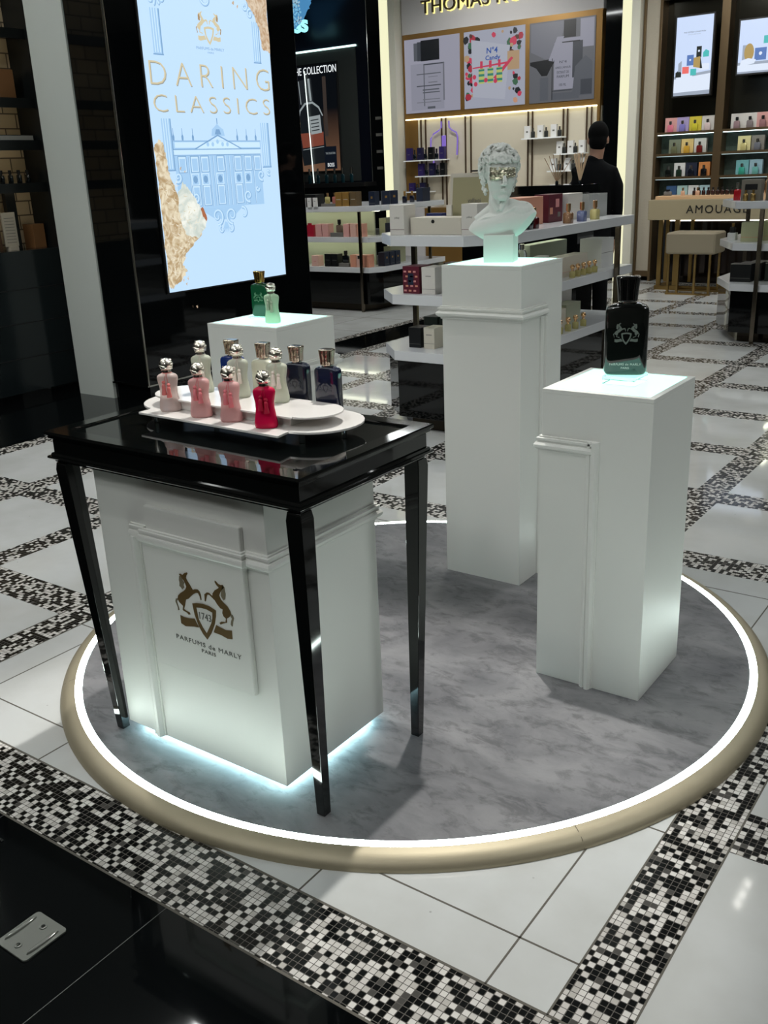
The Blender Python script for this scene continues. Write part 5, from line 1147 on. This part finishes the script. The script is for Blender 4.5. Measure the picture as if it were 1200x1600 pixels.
# posters
def poster(x0, x1, label, bg):
    t = thing('wall_poster', ((x0 + x1) / 2, WV, 2.28), label, 'poster', 'large posters above the gold bay')
    b = MB(); b.box(x0, x1, WV - .012, WV, 2.276, 3.246); b.build('poster_board', bg, t, smooth=0); return t
def PP(m, s=.5): return m
p1 = poster(-8.52, -7.603, 'left poster with a blurred pale bottle and black cap', E('poster_pale', (168, 168, 184), .62))
def pic(parent, polys, mats, name='picture'):
    b = MB()
    for n_, (k, P) in enumerate(polys): b.k = k; b.fpoly(P, (0, WV - .0125 - .0003 * n_, 0), EX, EZ, .0002)
    b.build(name, mats, parent, smooth=0)
R_ = lambda x0, x1, z0, z1: [(x0, z0), (x1, z0), (x1, z1), (x0, z1)]
G_ = [E('print_black', (14, 18, 24), .62), E('print_grey', (120, 122, 132), .62), E('print_pale', (156, 157, 172), .62), E('print_dark', (66, 70, 78), .62), E('print_soft', (92, 96, 104), .62)]
pic(p1, [(2, R_(-8.42, -7.86, 2.31, 2.92)), (4, R_(-8.36, -8.28, 2.96, 3.19)), (3, R_(-8.30, -8.22, 2.955, 3.20)), (0, R_(-8.24, -7.93, 2.95, 3.215)), (3, R_(-8.20, -7.85, 2.895, 2.91)), (1, R_(-7.875, -7.85, 2.42, 2.905)), (4, R_(-8.2, -8.185, 2.36, 2.9))] +
    [(k, R_(-8.32 + d, -7.91 - e, z_, z_ + h)) for k, d, e, z_, h in ((4, 0, 0, 2.775, .012), (1, .2, .05, 2.735, .008), (1, .2, .06, 2.66, .014), (3, 0, 0, 2.62, .012), (4, .1, .03, 2.565, .016), (4, .1, .02, 2.53, .014), (1, .1, .02, 2.44, .012), (1, 0, 0, 2.405, .01), (4, .18, .1, 2.32, .03))], G_)
p2 = poster(-7.528, -6.59, 'middle poster with a candy-coloured collage around a white sheet', E('poster_white', (176, 180, 196), .62))
rr = random.Random(12); H_ = [E('p_red', (178, 52, 70), .62), E('p_black', (34, 36, 40), .62), E('p_brown', (92, 58, 48), .62), E('p_peach', (212, 160, 130), .62), E('p_green', (66, 110, 82), .62), E('p_sheet', (186, 190, 204), .62), E('p_pink', (210, 66, 96), .62), E('p_stripe', (60, 140, 120), .62), E('p_ylw', (196, 206, 120), .62), E('p_blue', (38, 84, 170), .62), E('p_tan', (190, 160, 124), .62)]
pl = []
for i in range(70):
    side_ = rr.random(); 
    if side_ < .45: x, z_ = rr.uniform(-7.50, -7.36), rr.uniform(2.4, 3.2)
    elif side_ < .8: x, z_ = rr.uniform(-6.82, -6.64), rr.uniform(2.33, 3.2)
    else: x, z_ = rr.uniform(-7.5, -6.64), rr.uniform(3.08, 3.2)
    s_ = rr.uniform(.02, .07); a0 = rr.uniform(0, 6)
    pl.append((rr.choice((0, 1, 1, 2, 3, 4, 10, 6)), [(x + s_ * math.cos(a0 + q) * rr.uniform(.6, 1), z_ + s_ * math.sin(a0 + q) * rr.uniform(.6, 1)) for q in [j * 1.05 for j in range(6)]]))
pl += [(5, [(-7.38, 2.42), (-6.88, 2.36), (-6.80, 3.02), (-7.40, 3.14)]), (10, R_(-6.84, -6.66, 2.72, 2.95)), (6, [(-7.38, 2.775), (-6.84, 2.80), (-6.84, 2.825), (-7.38, 2.79)]), (6, [(-7.0, 2.62), (-6.75, 2.86), (-6.78, 2.88), (-7.06, 2.64)])]
for x in (-7.24, -7.10, -6.96): pl += [(8, R_(x - .045, x + .045, 2.58, 2.77)), (7, R_(x - .045, x + .045, 2.60, 2.63)), (7, R_(x - .045, x + .045, 2.67, 2.70)), (7, R_(x - .045, x + .045, 2.735, 2.76)), (6, R_(x - .02, x + .02, 2.77, 2.86))]
for x, z_ in ((-7.33, 2.58), (-7.35, 2.67), (-7.17, 2.62), (-7.02, 2.60)): pl.append((6, [(x + .03 * math.cos(q), z_ + .03 * math.sin(q)) for q in [j * PI / 5 for j in range(10)]]))
pic(p2, pl, H_)
text('N°4', (-7.07, WV - .04, 2.985), EX, (.04, 0, 1), w=.17, h=.075, depth=.001, m=H_[9], parent=p2, bold=.02); text('Candy', (-7.06, WV - .04, 2.885), EX, (.04, 0, 1), w=.23, h=.075, depth=.001, m=H_[9], parent=p2, bold=.02)
p3 = poster(-6.52, -5.594, 'right poster with a grey close-up of a perfume bottle', E('poster_grey', (104, 106, 112), .62))
pic(p3, [(2, R_(-5.80, -5.61, 2.9, 3.23)), (1, [(-6.5, 2.9), (-6.5, 3.23), (-6.0, 3.23), (-6.12, 2.85), (-6.25, 2.78)]), (0, [(-6.51, 2.78), (-6.12, 2.80), (-6.2, 2.70), (-6.26, 2.60), (-6.34, 2.60), (-6.42, 2.70), (-6.51, 2.74)]), (2, R_(-6.16, -5.86, 2.42, 2.98)), (3, R_(-5.90, -5.76, 2.55, 2.98)), (0, R_(-6.03, -5.86, 3.03, 3.235)), (2, R_(-6.08, -5.78, 2.985, 3.025)), (0, R_(-6.05, -5.80, 2.972, 2.985)), (4, [(-5.9, 2.33), (-5.62, 2.33), (-5.62, 2.72), (-5.72, 2.80), (-5.86, 2.68)]), (3, R_(-5.78, -5.62, 2.34, 2.52)), (3, R_(-6.18, -5.90, 2.40, 2.412)), (4, R_(-6.18, -5.8, 2.30, 2.38)), (2, [(-6.24, 2.78), (-6.12, 3.05), (-6.02, 3.05), (-6.17, 2.76)]), (0, R_(-6.19, -6.18, 2.3, 2.8)), (4, R_(-6.36, -6.24, 2.30, 2.58))], G_)
for s_, z_, w_ in (('N°4', 2.75, .10), ("APRÈS L'AMOUR", 2.685, .22), ('EXTRAIT DE', 2.625, .17), ('PARFUM', 2.575, .17), ('100 ML', 2.475, .10)): text(s_, (-6.03, WV - .02, z_), EX, EZ, w=w_, h=.032, depth=.001, m=G_[3], parent=p3)
# small glass shelves with cartons
def mini(x0, x1, z_, label):
    b = MB(); b.box(x0, x1, WV - .16, WV + .02, z_ - .016, z_); return solo(b, 'glass_shelf', mat('shelf_glass', (226, 228, 226), rough=.1, emit=.12), label, 'shelf', 'small shelves on the cream wall')
DV = [C('deep_violet_card', (44, 32, 92)), BLKC, C('navy_violet_card', (26, 24, 60))]
for x0, x1, z_, n_, lab, h_ in ((-8.50, -7.81, 1.633, 7, 'upper left', .17), (-8.30, -7.80, 1.413, 5, 'middle left', .17), (-8.47, -8.06, 1.20, 4, 'lower left', .12)):
    mini(x0, x1, z_, f'{lab} small shelf under the left poster')
    for i in range(n_):
        x = x0 + .06 + (x1 - x0 - .12) * i / (n_ - 1)
        if i % 2: t = small_bottle(f'dark bottle with silver neck, {ORD[i]} place on the {lab} wall shelf', DRK, STEEL, 'dark goods on the left wall shelves', w=.055, h=h_ * .5, ch=h_ * .35); t.location = (x, WV - .08, z_)
        else: pbox(x, WV - .07, z_, .085, .06, h_, DV[i % 3], f'dark violet carton, {ORD[i]} place on the {lab} wall shelf', 'dark goods on the left wall shelves', accents=[(-.02, .02, h_ * .45, h_ * .5, GRYC)])
for x0, x1, z_, n_, lab in ((-6.56, -5.97, 1.842, 6, 'upper right'), (-6.08, -5.66, 1.628, 5, 'middle right'), (-6.17, -5.66, 1.416, 5, 'lower right')):
    mini(x0, x1, z_, f'{lab} small shelf under the right poster')
    for i in range(n_):
        x = x0 + .05 + (x1 - x0 - .1) * i / (n_ - 1)
        if i % 2: t = small_bottle(f'pale bottle with black label, {ORD[i]} place on the {lab} wall shelf', C('black_label', (40, 42, 40)), STEEL, 'pale goods on the right wall shelves', w=.05, h=.085, ch=.04, round_=False); t.location = (x, WV - .10, z_)
        else: pbox(x, WV - .06, z_, .085, .05, .155, WHTC, f'white carton, {ORD[i]} place on the {lab} wall shelf', 'pale goods on the right wall shelves', accents=[(-.015, .015, .07, .09, GRYC)])
nt_ = MB(); y_ = WV - .03
ncv = [(-8.06, 1.52), (-8.04, 1.68), (-8.095, 1.80), (-8.09, 1.92), (-8.04, 1.98), (-7.95, 2.02), (-7.91, 2.06), (-7.91, 2.14)]; ncr = [(-7.78, 2.14), (-7.78, 2.06), (-7.74, 2.02), (-7.66, 1.98), (-7.64, 1.92), (-7.645, 1.80), (-7.655, 1.68)]
nt_.tube([(x, y_, z_) for x, z_ in ncv], .011, 8); nt_.tube([(x, y_, z_) for x, z_ in ncr], .011, 8); nt_.box(-7.90, -7.84, y_ - .01, y_ + .01, 1.68, 1.95)
solo(nt_, 'neon_outline', E('violet_neon', (150, 122, 226), .6), 'violet neon line in the outline of a bottle on the cream wall', 'neon light')
# black counter with reed diffusers, between bust and man
b = MB(); b.box(-4.5, -3.36, 7.38, 7.74, 1.275, 1.34, .003); b.box(-4.48, -3.40, 7.41, 7.72, 0, 1.275)
bc = solo(b, 'black_counter', BLACK, 'glossy black counter behind the bust with reed diffusers on it', 'counter')
def reeds(x, y, z_, n_, label, spread, h_=.36, col_=(196, 168, 134), k_=1., r_=.005):
    t = thing('reed_diffuser', (x, y, z_), label, 'reed diffuser', 'reed diffusers on the black counter')
    b = MB(); b.lathe([(r * k_, z * k_) for r, z in [(.038, 0), (.042, .006), (.042, .085), (.03, .1), (.014, .104), (.014, .118)]], (x, y, z_), 20); b.build('vessel', DRK, t)
    rr_ = random.Random(n_ + int(x * 10))
    for i in range(n_):
        a = -spread + 2 * spread * i / (n_ - 1) + rr_.uniform(-.05, .05); b = MB()
        b.tube([(x, y, z_ + .02), (x + math.sin(a) * h_, y + rr_.uniform(-.03, .03), z_ + h_ * math.cos(a) + .02)], r_, 6); b.build('reed', C('reed_wood_%d' % col_[0], col_), t)
reeds(-3.42, 7.47, 1.34, 7, 'reed diffuser with pale thick sticks in front of the person in black', .30, .215, (214, 186, 152), .3, .0052); reeds(-3.62, 7.47, 1.34, 6, 'reed diffuser with thin brown sticks left of the pale one', .52, .215, (170, 140, 112), .3, .0028)

# ---------------------------------------------------------------- AMOUAGE bay
AX = 12.6
am = thing('display_wall', (-3.6, AX, 0), 'bronze-framed display wall with lit glass shelves and two screens, at the right', 'shop bay')
BRZ = mat('bronze_frame', (104, 86, 62), rough=.35, metal=.6); TXB = mat('textured_beige', (172, 164, 148), rough=.7, bump=.9, bscale=55)
b = MB(); b.box(-4.91, -4.73, AX - .06, AX + .1, .13, 4.0); b.build('beige_panel', TXB, am)
for q in ((-4.94, -4.91, AX - .09, AX + .1, 0, 4.0), (-4.735, -4.70, AX - .10, AX + .1, 0, 4.0), (-3.99, -3.89, AX - .10, AX + .1, .9, 4.0), (-2.75, -2.65, AX - .10, AX + .1, .9, 4.0)):
    b = MB(); b.box(*q); b.build('bronze_post', BRZ, am, bevel=.003)
b = MB(); b.box(-4.91, -4.735, AX - .09, AX + .1, .06, .13); b.build('bottom_rail', BRZ, am)
b = MB(); b.box(-4.70, -1.2, AX + .09, AX + .1, .9, 4.0); b.k = 1; b.box(-4.70, -1.2, AX + .085, AX + .09, .9, 1.82); b.build('back_glass', [mat('smoked_mirror', (44, 42, 34), rough=.15, metal=.6), mat('green_marble', (70, 84, 76), rough=.3, var=.35, vscale=9)], am)
for z_ in (1.815, 1.563, 1.29, 1.03):
    for x0, x1 in ((-4.70, -3.99), (-3.89, -2.75)):
        b = MB(); b.box(x0, x1, AX - .10, AX + .085, z_ - .03, z_); b.build('shelf_board', BRZ, am)
        b = MB(); b.box(x0 + .01, x1 - .01, AX - .09, AX - .07, z_ - .036, z_ - .0305); b.build('shelf_led', E('cool_led' if z_ > 1.8 else 'dim_cool_led', (214, 244, 244), 4.5 if z_ > 1.8 else .8), am)
b = MB(); b.box(-4.70, -1.2, AX - .12, AX + .05, 3.15, 3.8); b.build('sign_fascia', C('warm_fascia', (150, 140, 120)), am) if False else None
text('AMOUAGE', (-2.95, AX - .14, 3.50), EX, EZ, w=1.9, h=.28, depth=.02, m=C('bronze_letter', (60, 50, 40)), parent=am, space=1.3, bold=-.01)
b = MB(); b.box(-4.70, -1.2, AX - .12, AX - .02, 3.30, 3.75); b.build('sign_fascia', C('warm_fascia', (176, 166, 146)), am)
def tv(x0, x1, z0, z1, label, y=AX - .22):
    t = thing('media_screen', ((x0 + x1) / 2, y + .05, z0 - .03), label, 'screen')
    b = MB(); b.box(x0 - .02, x1 + .02, y, y + .06, z0 - .02, z1 + .02, .004); b.build('screen_case', MBLK, t)
    b = MB(); b.box((x0 + x1) / 2 - .05, (x0 + x1) / 2 + .05, y + .06, AX + .09, (z0 + z1) / 2 - .06, (z0 + z1) / 2 + .06); b.build('wall_mount', MBLK, t)
    b = MB(); b.rect(x0, x1, z0, z1, (0, y - .001, 0), EX, EZ, .0005); b.build('screen_face', E('sky_screen', (196, 212, 240), 1.0), t, smooth=0); return t
s1 = tv(-4.475, -4.04, 2.215, 3.07, 'upright lit screen showing coloured bottles on snow')
KS = [E('k_snow', (214, 224, 240), 1.), E('k_coral', (226, 106, 100), 1.), E('k_teal', (72, 178, 176), 1.), E('k_blue', (84, 116, 176), 1.), E('k_black', (30, 36, 34), 1.), E('k_gold', (168, 142, 84), 1.), E('k_grey', (150, 160, 176), 1.)]
def tvpic(t, polys, y):
    b = MB()
    for n_, (k, P) in enumerate(polys): b.k = k; b.fpoly(P, (0, y - .0017 - .0003 * n_, 0), EX, EZ, .0002)
    b.build('picture', KS, t, smooth=0)
tvpic(s1, [(6, [(-4.475, 2.43), (-4.04, 2.47), (-4.04, 2.215), (-4.475, 2.215)]), (0, [(-4.475, 2.40), (-4.04, 2.44), (-4.04, 2.26), (-4.475, 2.25)]), (0, [(-4.45, 2.44), (-4.3, 2.47), (-4.25, 2.42), (-4.3, 2.40), (-4.45, 2.40)]), (0, R_(-4.18, -4.06, 2.48, 2.55)), (3, R_(-4.33, -4.25, 2.54, 2.655)), (4, R_(-4.22, -4.16, 2.62, 2.74)), (5, [(-4.25, 2.52), (-4.15, 2.50), (-4.17, 2.63), (-4.25, 2.62)]), (4, [(-4.17, 2.50), (-4.14, 2.50), (-4.17, 2.63)]), (2, [(-4.14, 2.62), (-4.07, 2.62), (-4.07, 2.68), (-4.11, 2.70), (-4.14, 2.67)]),
    (1, R_(-4.38, -4.30, 2.455, 2.53)), (2, R_(-4.28, -4.21, 2.43, 2.50)), (4, [(-4.46, 2.42), (-4.39, 2.42), (-4.39, 2.47), (-4.42, 2.50), (-4.46, 2.47)]), (6, [(-4.43, 2.48), (-4.39, 2.48), (-4.39, 2.60), (-4.43, 2.57)]), (0, [(-4.29 + .012 * math.cos(q), 2.60 + .012 * math.sin(q)) for q in [j for j in range(6)]]), (0, [(-4.19 + .013 * math.cos(q), 2.69 + .013 * math.sin(q)) for q in [j for j in range(6)]])], AX - .22)
text('THE ODYSSEY COLLECTION', (-4.255, AX - .2235, 2.90), EX, EZ, w=.26, h=.014, depth=.0005, m=KS[4], parent=s1); text('DISCOVER NOW', (-4.255, AX - .2235, 2.875), EX, EZ, w=.15, h=.011, depth=.0005, m=KS[6], parent=s1)
s2 = tv(-3.735, -3.0, 2.40, 2.96, 'lit screen with a gilded bottle on snow at the right picture edge', AX - .2)
tvpic(s2, [(6, R_(-3.735, -3.0, 2.40, 2.52)), (0, R_(-3.735, -3.0, 2.42, 2.49)), (6, R_(-3.69, -3.64, 2.54, 2.70)), (5, [(-3.615 + .055 * math.cos(q), 2.62 + .095 * math.sin(q)) for q in [j * PI / 8 for j in range(16)]]), (3, R_(-3.55, -3.42, 2.53, 2.66)), (0, [(-3.71, 2.48), (-3.55, 2.50), (-3.53, 2.54), (-3.62, 2.56), (-3.70, 2.54)]), (2, R_(-3.46, -3.38, 2.70, 2.78)), (0, [(-3.485 + .02 * math.cos(q), 2.60 + .02 * math.sin(q)) for q in [j for j in range(6)]])], AX - .2)
# goods on the lit shelves: a carton with its bottle in front
def pair(x, z_, bc_, bot, lab, w_=.15, h_=.165, capm=STEEL):
    pbox(x, AX + .0, z_, w_, .06, h_, bc_, lab + ', the carton', 'cartons on the bronze-framed shelves')
    t = small_bottle(lab + ', the bottle in front', bot, capm, 'bottles on the bronze-framed shelves', w=.07, h=.085, ch=.04, round_=False); t.location = (x + .005, AX - .062, z_)
LG = lambda n, c_: C('glass_' + n, c_, rough=.12)
for x, bc_, bt, lab in ((-4.55, PINKC, LG('pink', (216, 120, 140)), 'pink pair on the top lit shelf'), (-4.40, LILC, LG('lilac', (130, 124, 190)), 'lilac pair on the top lit shelf'), (-4.245, YELC, LG('yellow', (206, 196, 60)), 'yellow pair on the top lit shelf'), (-4.09, IVC, LG('rosewhite', (220, 200, 196)), 'ivory pair on the top lit shelf by the bronze post')): pair(x, 1.815, bc_, bt, lab)
for x, bc_, bt, lab in ((-3.74, IVC, LG('mauve', (150, 124, 128)), 'mauve bottle pair right of the bronze post, top shelf'), (-3.59, IVC, LG('taupe', (132, 122, 122)), 'taupe bottle pair on the top shelf, right bay'), (-3.44, PINKC, LG('oldrose', (160, 118, 120)), 'old rose bottle pair at the picture edge, top shelf')): pair(x, 1.815, bc_, bt, lab, capm=MBLK)
for x, bc_, bt, lab in ((-4.487, C('moss_card', (120, 124, 104)), LG('moss', (110, 112, 84)), 'mossy pair on the second lit shelf'), (-4.33, C('honey_card', (214, 184, 120)), LG('honey', (206, 160, 60)), 'honey pair on the second lit shelf'), (-4.17, C('paper_card', (200, 196, 188)), LG('wine', (110, 30, 26)), 'wine red pair on the second lit shelf')): pair(x, 1.563, bc_, bt, lab)
for x, bc_, bt, lab in ((-3.64, C('straw_card', (216, 204, 150)), LG('straw', (200, 190, 130)), 'straw yellow pair, second shelf of the right bay'), (-3.48, C('stone_card', (128, 122, 114)), LG('slate', (110, 112, 120)), 'slate pair at the picture edge, second shelf')): pair(x, 1.563, bc_, bt, lab)
for x, bc_, bt, lab in ((-4.55, DGRN, LG('jet', (16, 20, 18)), 'jet black pair left on the third lit shelf'), (-4.41, WHTC, LG('darkgreen', (30, 48, 36)), 'dark green bottle with white carton, third shelf'), (-4.26, C('nightblue_card', (34, 40, 60)), LG('night', (20, 24, 36)), 'night blue pair on the third lit shelf'), (-4.10, C('orange_card', (214, 140, 80)), LG('jet2', (18, 18, 20)), 'black bottle with orange carton, third shelf')): pair(x, 1.29, bc_, bt, lab, .14, .16)
for x, bc_, bt, lab in ((-3.64, C('aqua_card', (120, 180, 184)), LG('aqua', (60, 160, 140)), 'aqua pair, third shelf of the right bay'), (-3.48, C('paleblue_card', (156, 190, 204)), LG('sea', (110, 176, 170)), 'sea green pair at the picture edge, third shelf')): pair(x, 1.29, bc_, bt, lab)
for i, (x, bc_) in enumerate(((-4.50, C('denim_card', (60, 90, 130))), (-4.36, C('paleteal_card', (170, 200, 196))), (-4.22, WHTC), (-4.08, C('icy_card', (176, 206, 212))))): pbox(x, AX, 1.03, .13, .06, .15, bc_, f'carton half hidden by the desk display, {ORD[i]} from the left', 'cartons low on the bronze-framed shelves')

# desk with the lettering, stool
dk = thing('counter_desk', (-3.6, 11.9, 0), 'beige counter desk with black lettering on slim brass legs', 'desk')
DY = 11.7; BEI = mat('beige_lacquer', (164, 152, 124), rough=.35)
b = MB(); b.box(-4.46, -2.3, DY, DY + .5, .815, 1.045, .004); b.build('desk_body', BEI, dk)
b = MB(); b.box(-4.40, -2.3, DY + .06, DY + .46, 1.045, 1.085, .003); b.build('desk_top_tray', C('sand_top', (214, 176, 136)), dk)
text('AMOUAGE', (-3.64, DY - .001, .935), EX, EZ, w=.71, h=.09, depth=.004, m=MBLK, parent=dk, space=1.2)
for x, y in ((-4.30, DY + .02), (-4.10, DY + .02), (-2.45, DY + .02)):
    b = MB(); b.box(x - .026, x + .026, y, y + .035, .05, .815); b.build('leg', GOLD, dk)
for x, y in ((-4.36, DY + .42), (-4.05, DY + .42)):
    b = MB(); b.box(x - .02, x + .02, y, y + .035, .05, .815); b.build('leg', GOLD, dk)
b = MB(); b.box(-4.34, -2.4, DY + .0, DY + .07, 0, .05); b.box(-4.34, -4.27, DY + .07, DY + .46, 0, .05); b.build('foot_rail', GOLD, dk)
b = MB(); b.box(-4.42, -1.3, DY + .75, DY + .8, .0, .86); b.build('mirror_back', mat('bronze_mirror_back', (58, 52, 50), rough=.08, metal=.9), dk)
b = MB(); b.box(-4.38, -2.5, DY + .47, DY + .49, .775, .79); b.build('under_light', E('desk_led', (255, 250, 236), 2.5), dk)
st = thing('upholstered_stool', (-3.8, DY - .1, 0), 'beige box-seat stool on slim brass rods in front of the lettered desk', 'stool')
b = MB(); b.box(-4.07, -3.50, DY - .42, DY - .02, .46, .70, .018); b.build('seat', mat('beige_fabric', (142, 132, 112), rough=.85, bump=.4, bscale=300), st, bevel=.006)
for i, (x, y) in enumerate(((-4.03, DY - .39), (-3.92, DY - .39), (-3.72, DY - .39), (-3.55, DY - .39), (-4.03, DY - .05), (-3.55, DY - .05))):
    b = MB(); b.box(x - .012, x + .012, y - .012, y + .012, .02, .46); b.build('leg', GOLD, st)
for y in (DY - .41, DY - .06):
    b = MB(); b.box(-4.05, -3.53, y, y + .03, 0, .02); b.build('foot_rail', GOLD, st)
pm = small_bottle('x', C('dark_amber_glass', (52, 30, 26), rough=.1), MBLK, None, w=.045, h=.055, ch=.03)
for i in range(14):
    place(pm, (-3.98 + .055 * i, DY + .2, 1.085), 0, f'small dark sample bottle, {i + 1} places right of the two pale ones on the desk' if False else 'one of the small dark sample bottles in the row on the desk', 'sample bottles in a row on the desk')
for i, x in enumerate((-4.17, -3.995)):
    t = small_bottle(['small peach bottle left of the dark sample row', 'second small peach bottle before the dark sample row'][i], C('peach_glass', (214, 170, 140)), ROSEG, 'peach bottles on the desk', w=.05, h=.055, ch=.035); t.location = (x + .08, DY + .12, 1.085)
t = small_bottle('round grey jar at the left end of the desk', GRYC, MBLK, None, w=.10, h=.05, ch=.02); t.location = (-4.30, DY + .2, 1.085)

# clear moulded plate lying on the black floor in the near left corner
cp = thing('clear_plate', (-1.598, .85, 0), 'clear moulded plastic plate with two screw holes on the black floor, lower left', 'plate')
b = MB(); rc = [(sx * (.0505 - r_ + r_ * abs(math.cos(a))) , sy * (.0535 - r_ + r_ * abs(math.sin(a)))) for r_ in (.009,) for sx, sy, A0 in ((1, 1, 0), (-1, 1, 90), (-1, -1, 180), (1, -1, 270)) for a in [math.radians(A0 + 90 * i / 6) for i in range(7)]]
P_ = [(-1.598 + x, .85 + y) for x, y in rc]
hole = lambda cx, cy: [(cx + .0042 * math.cos(q), cy + .0042 * math.sin(q)) for q in [2 * PI * i / 14 for i in range(14)]]
b.prism(P_, .0004, .0045, [hole(-1.598, .879), hole(-1.597, .817)]); PLAS2 = mat('milky_plastic', (150, 154, 148), rough=.12, trans=.55, ior=1.45)
b.build('plate_body', PLAS2, cp, bevel=.0008)
b = MB()
for x in (-1.636, -1.560): b.loft([(.0045, .006, .040, x, .85), (.0085, .0045, .037, x, .85), (.0095, .002, .033, x, .85)], 24, 2.2)
b.build('raised_rib', PLAS2, cp)
for cy in (.879, .817):
    b = MB(); b.ring([(.0044, .0045), (.0085, .0045), (.0080, .0065), (.0050, .0068)], (-1.598, cy), 20); b.build('hole_rim', PLAS2, cp)
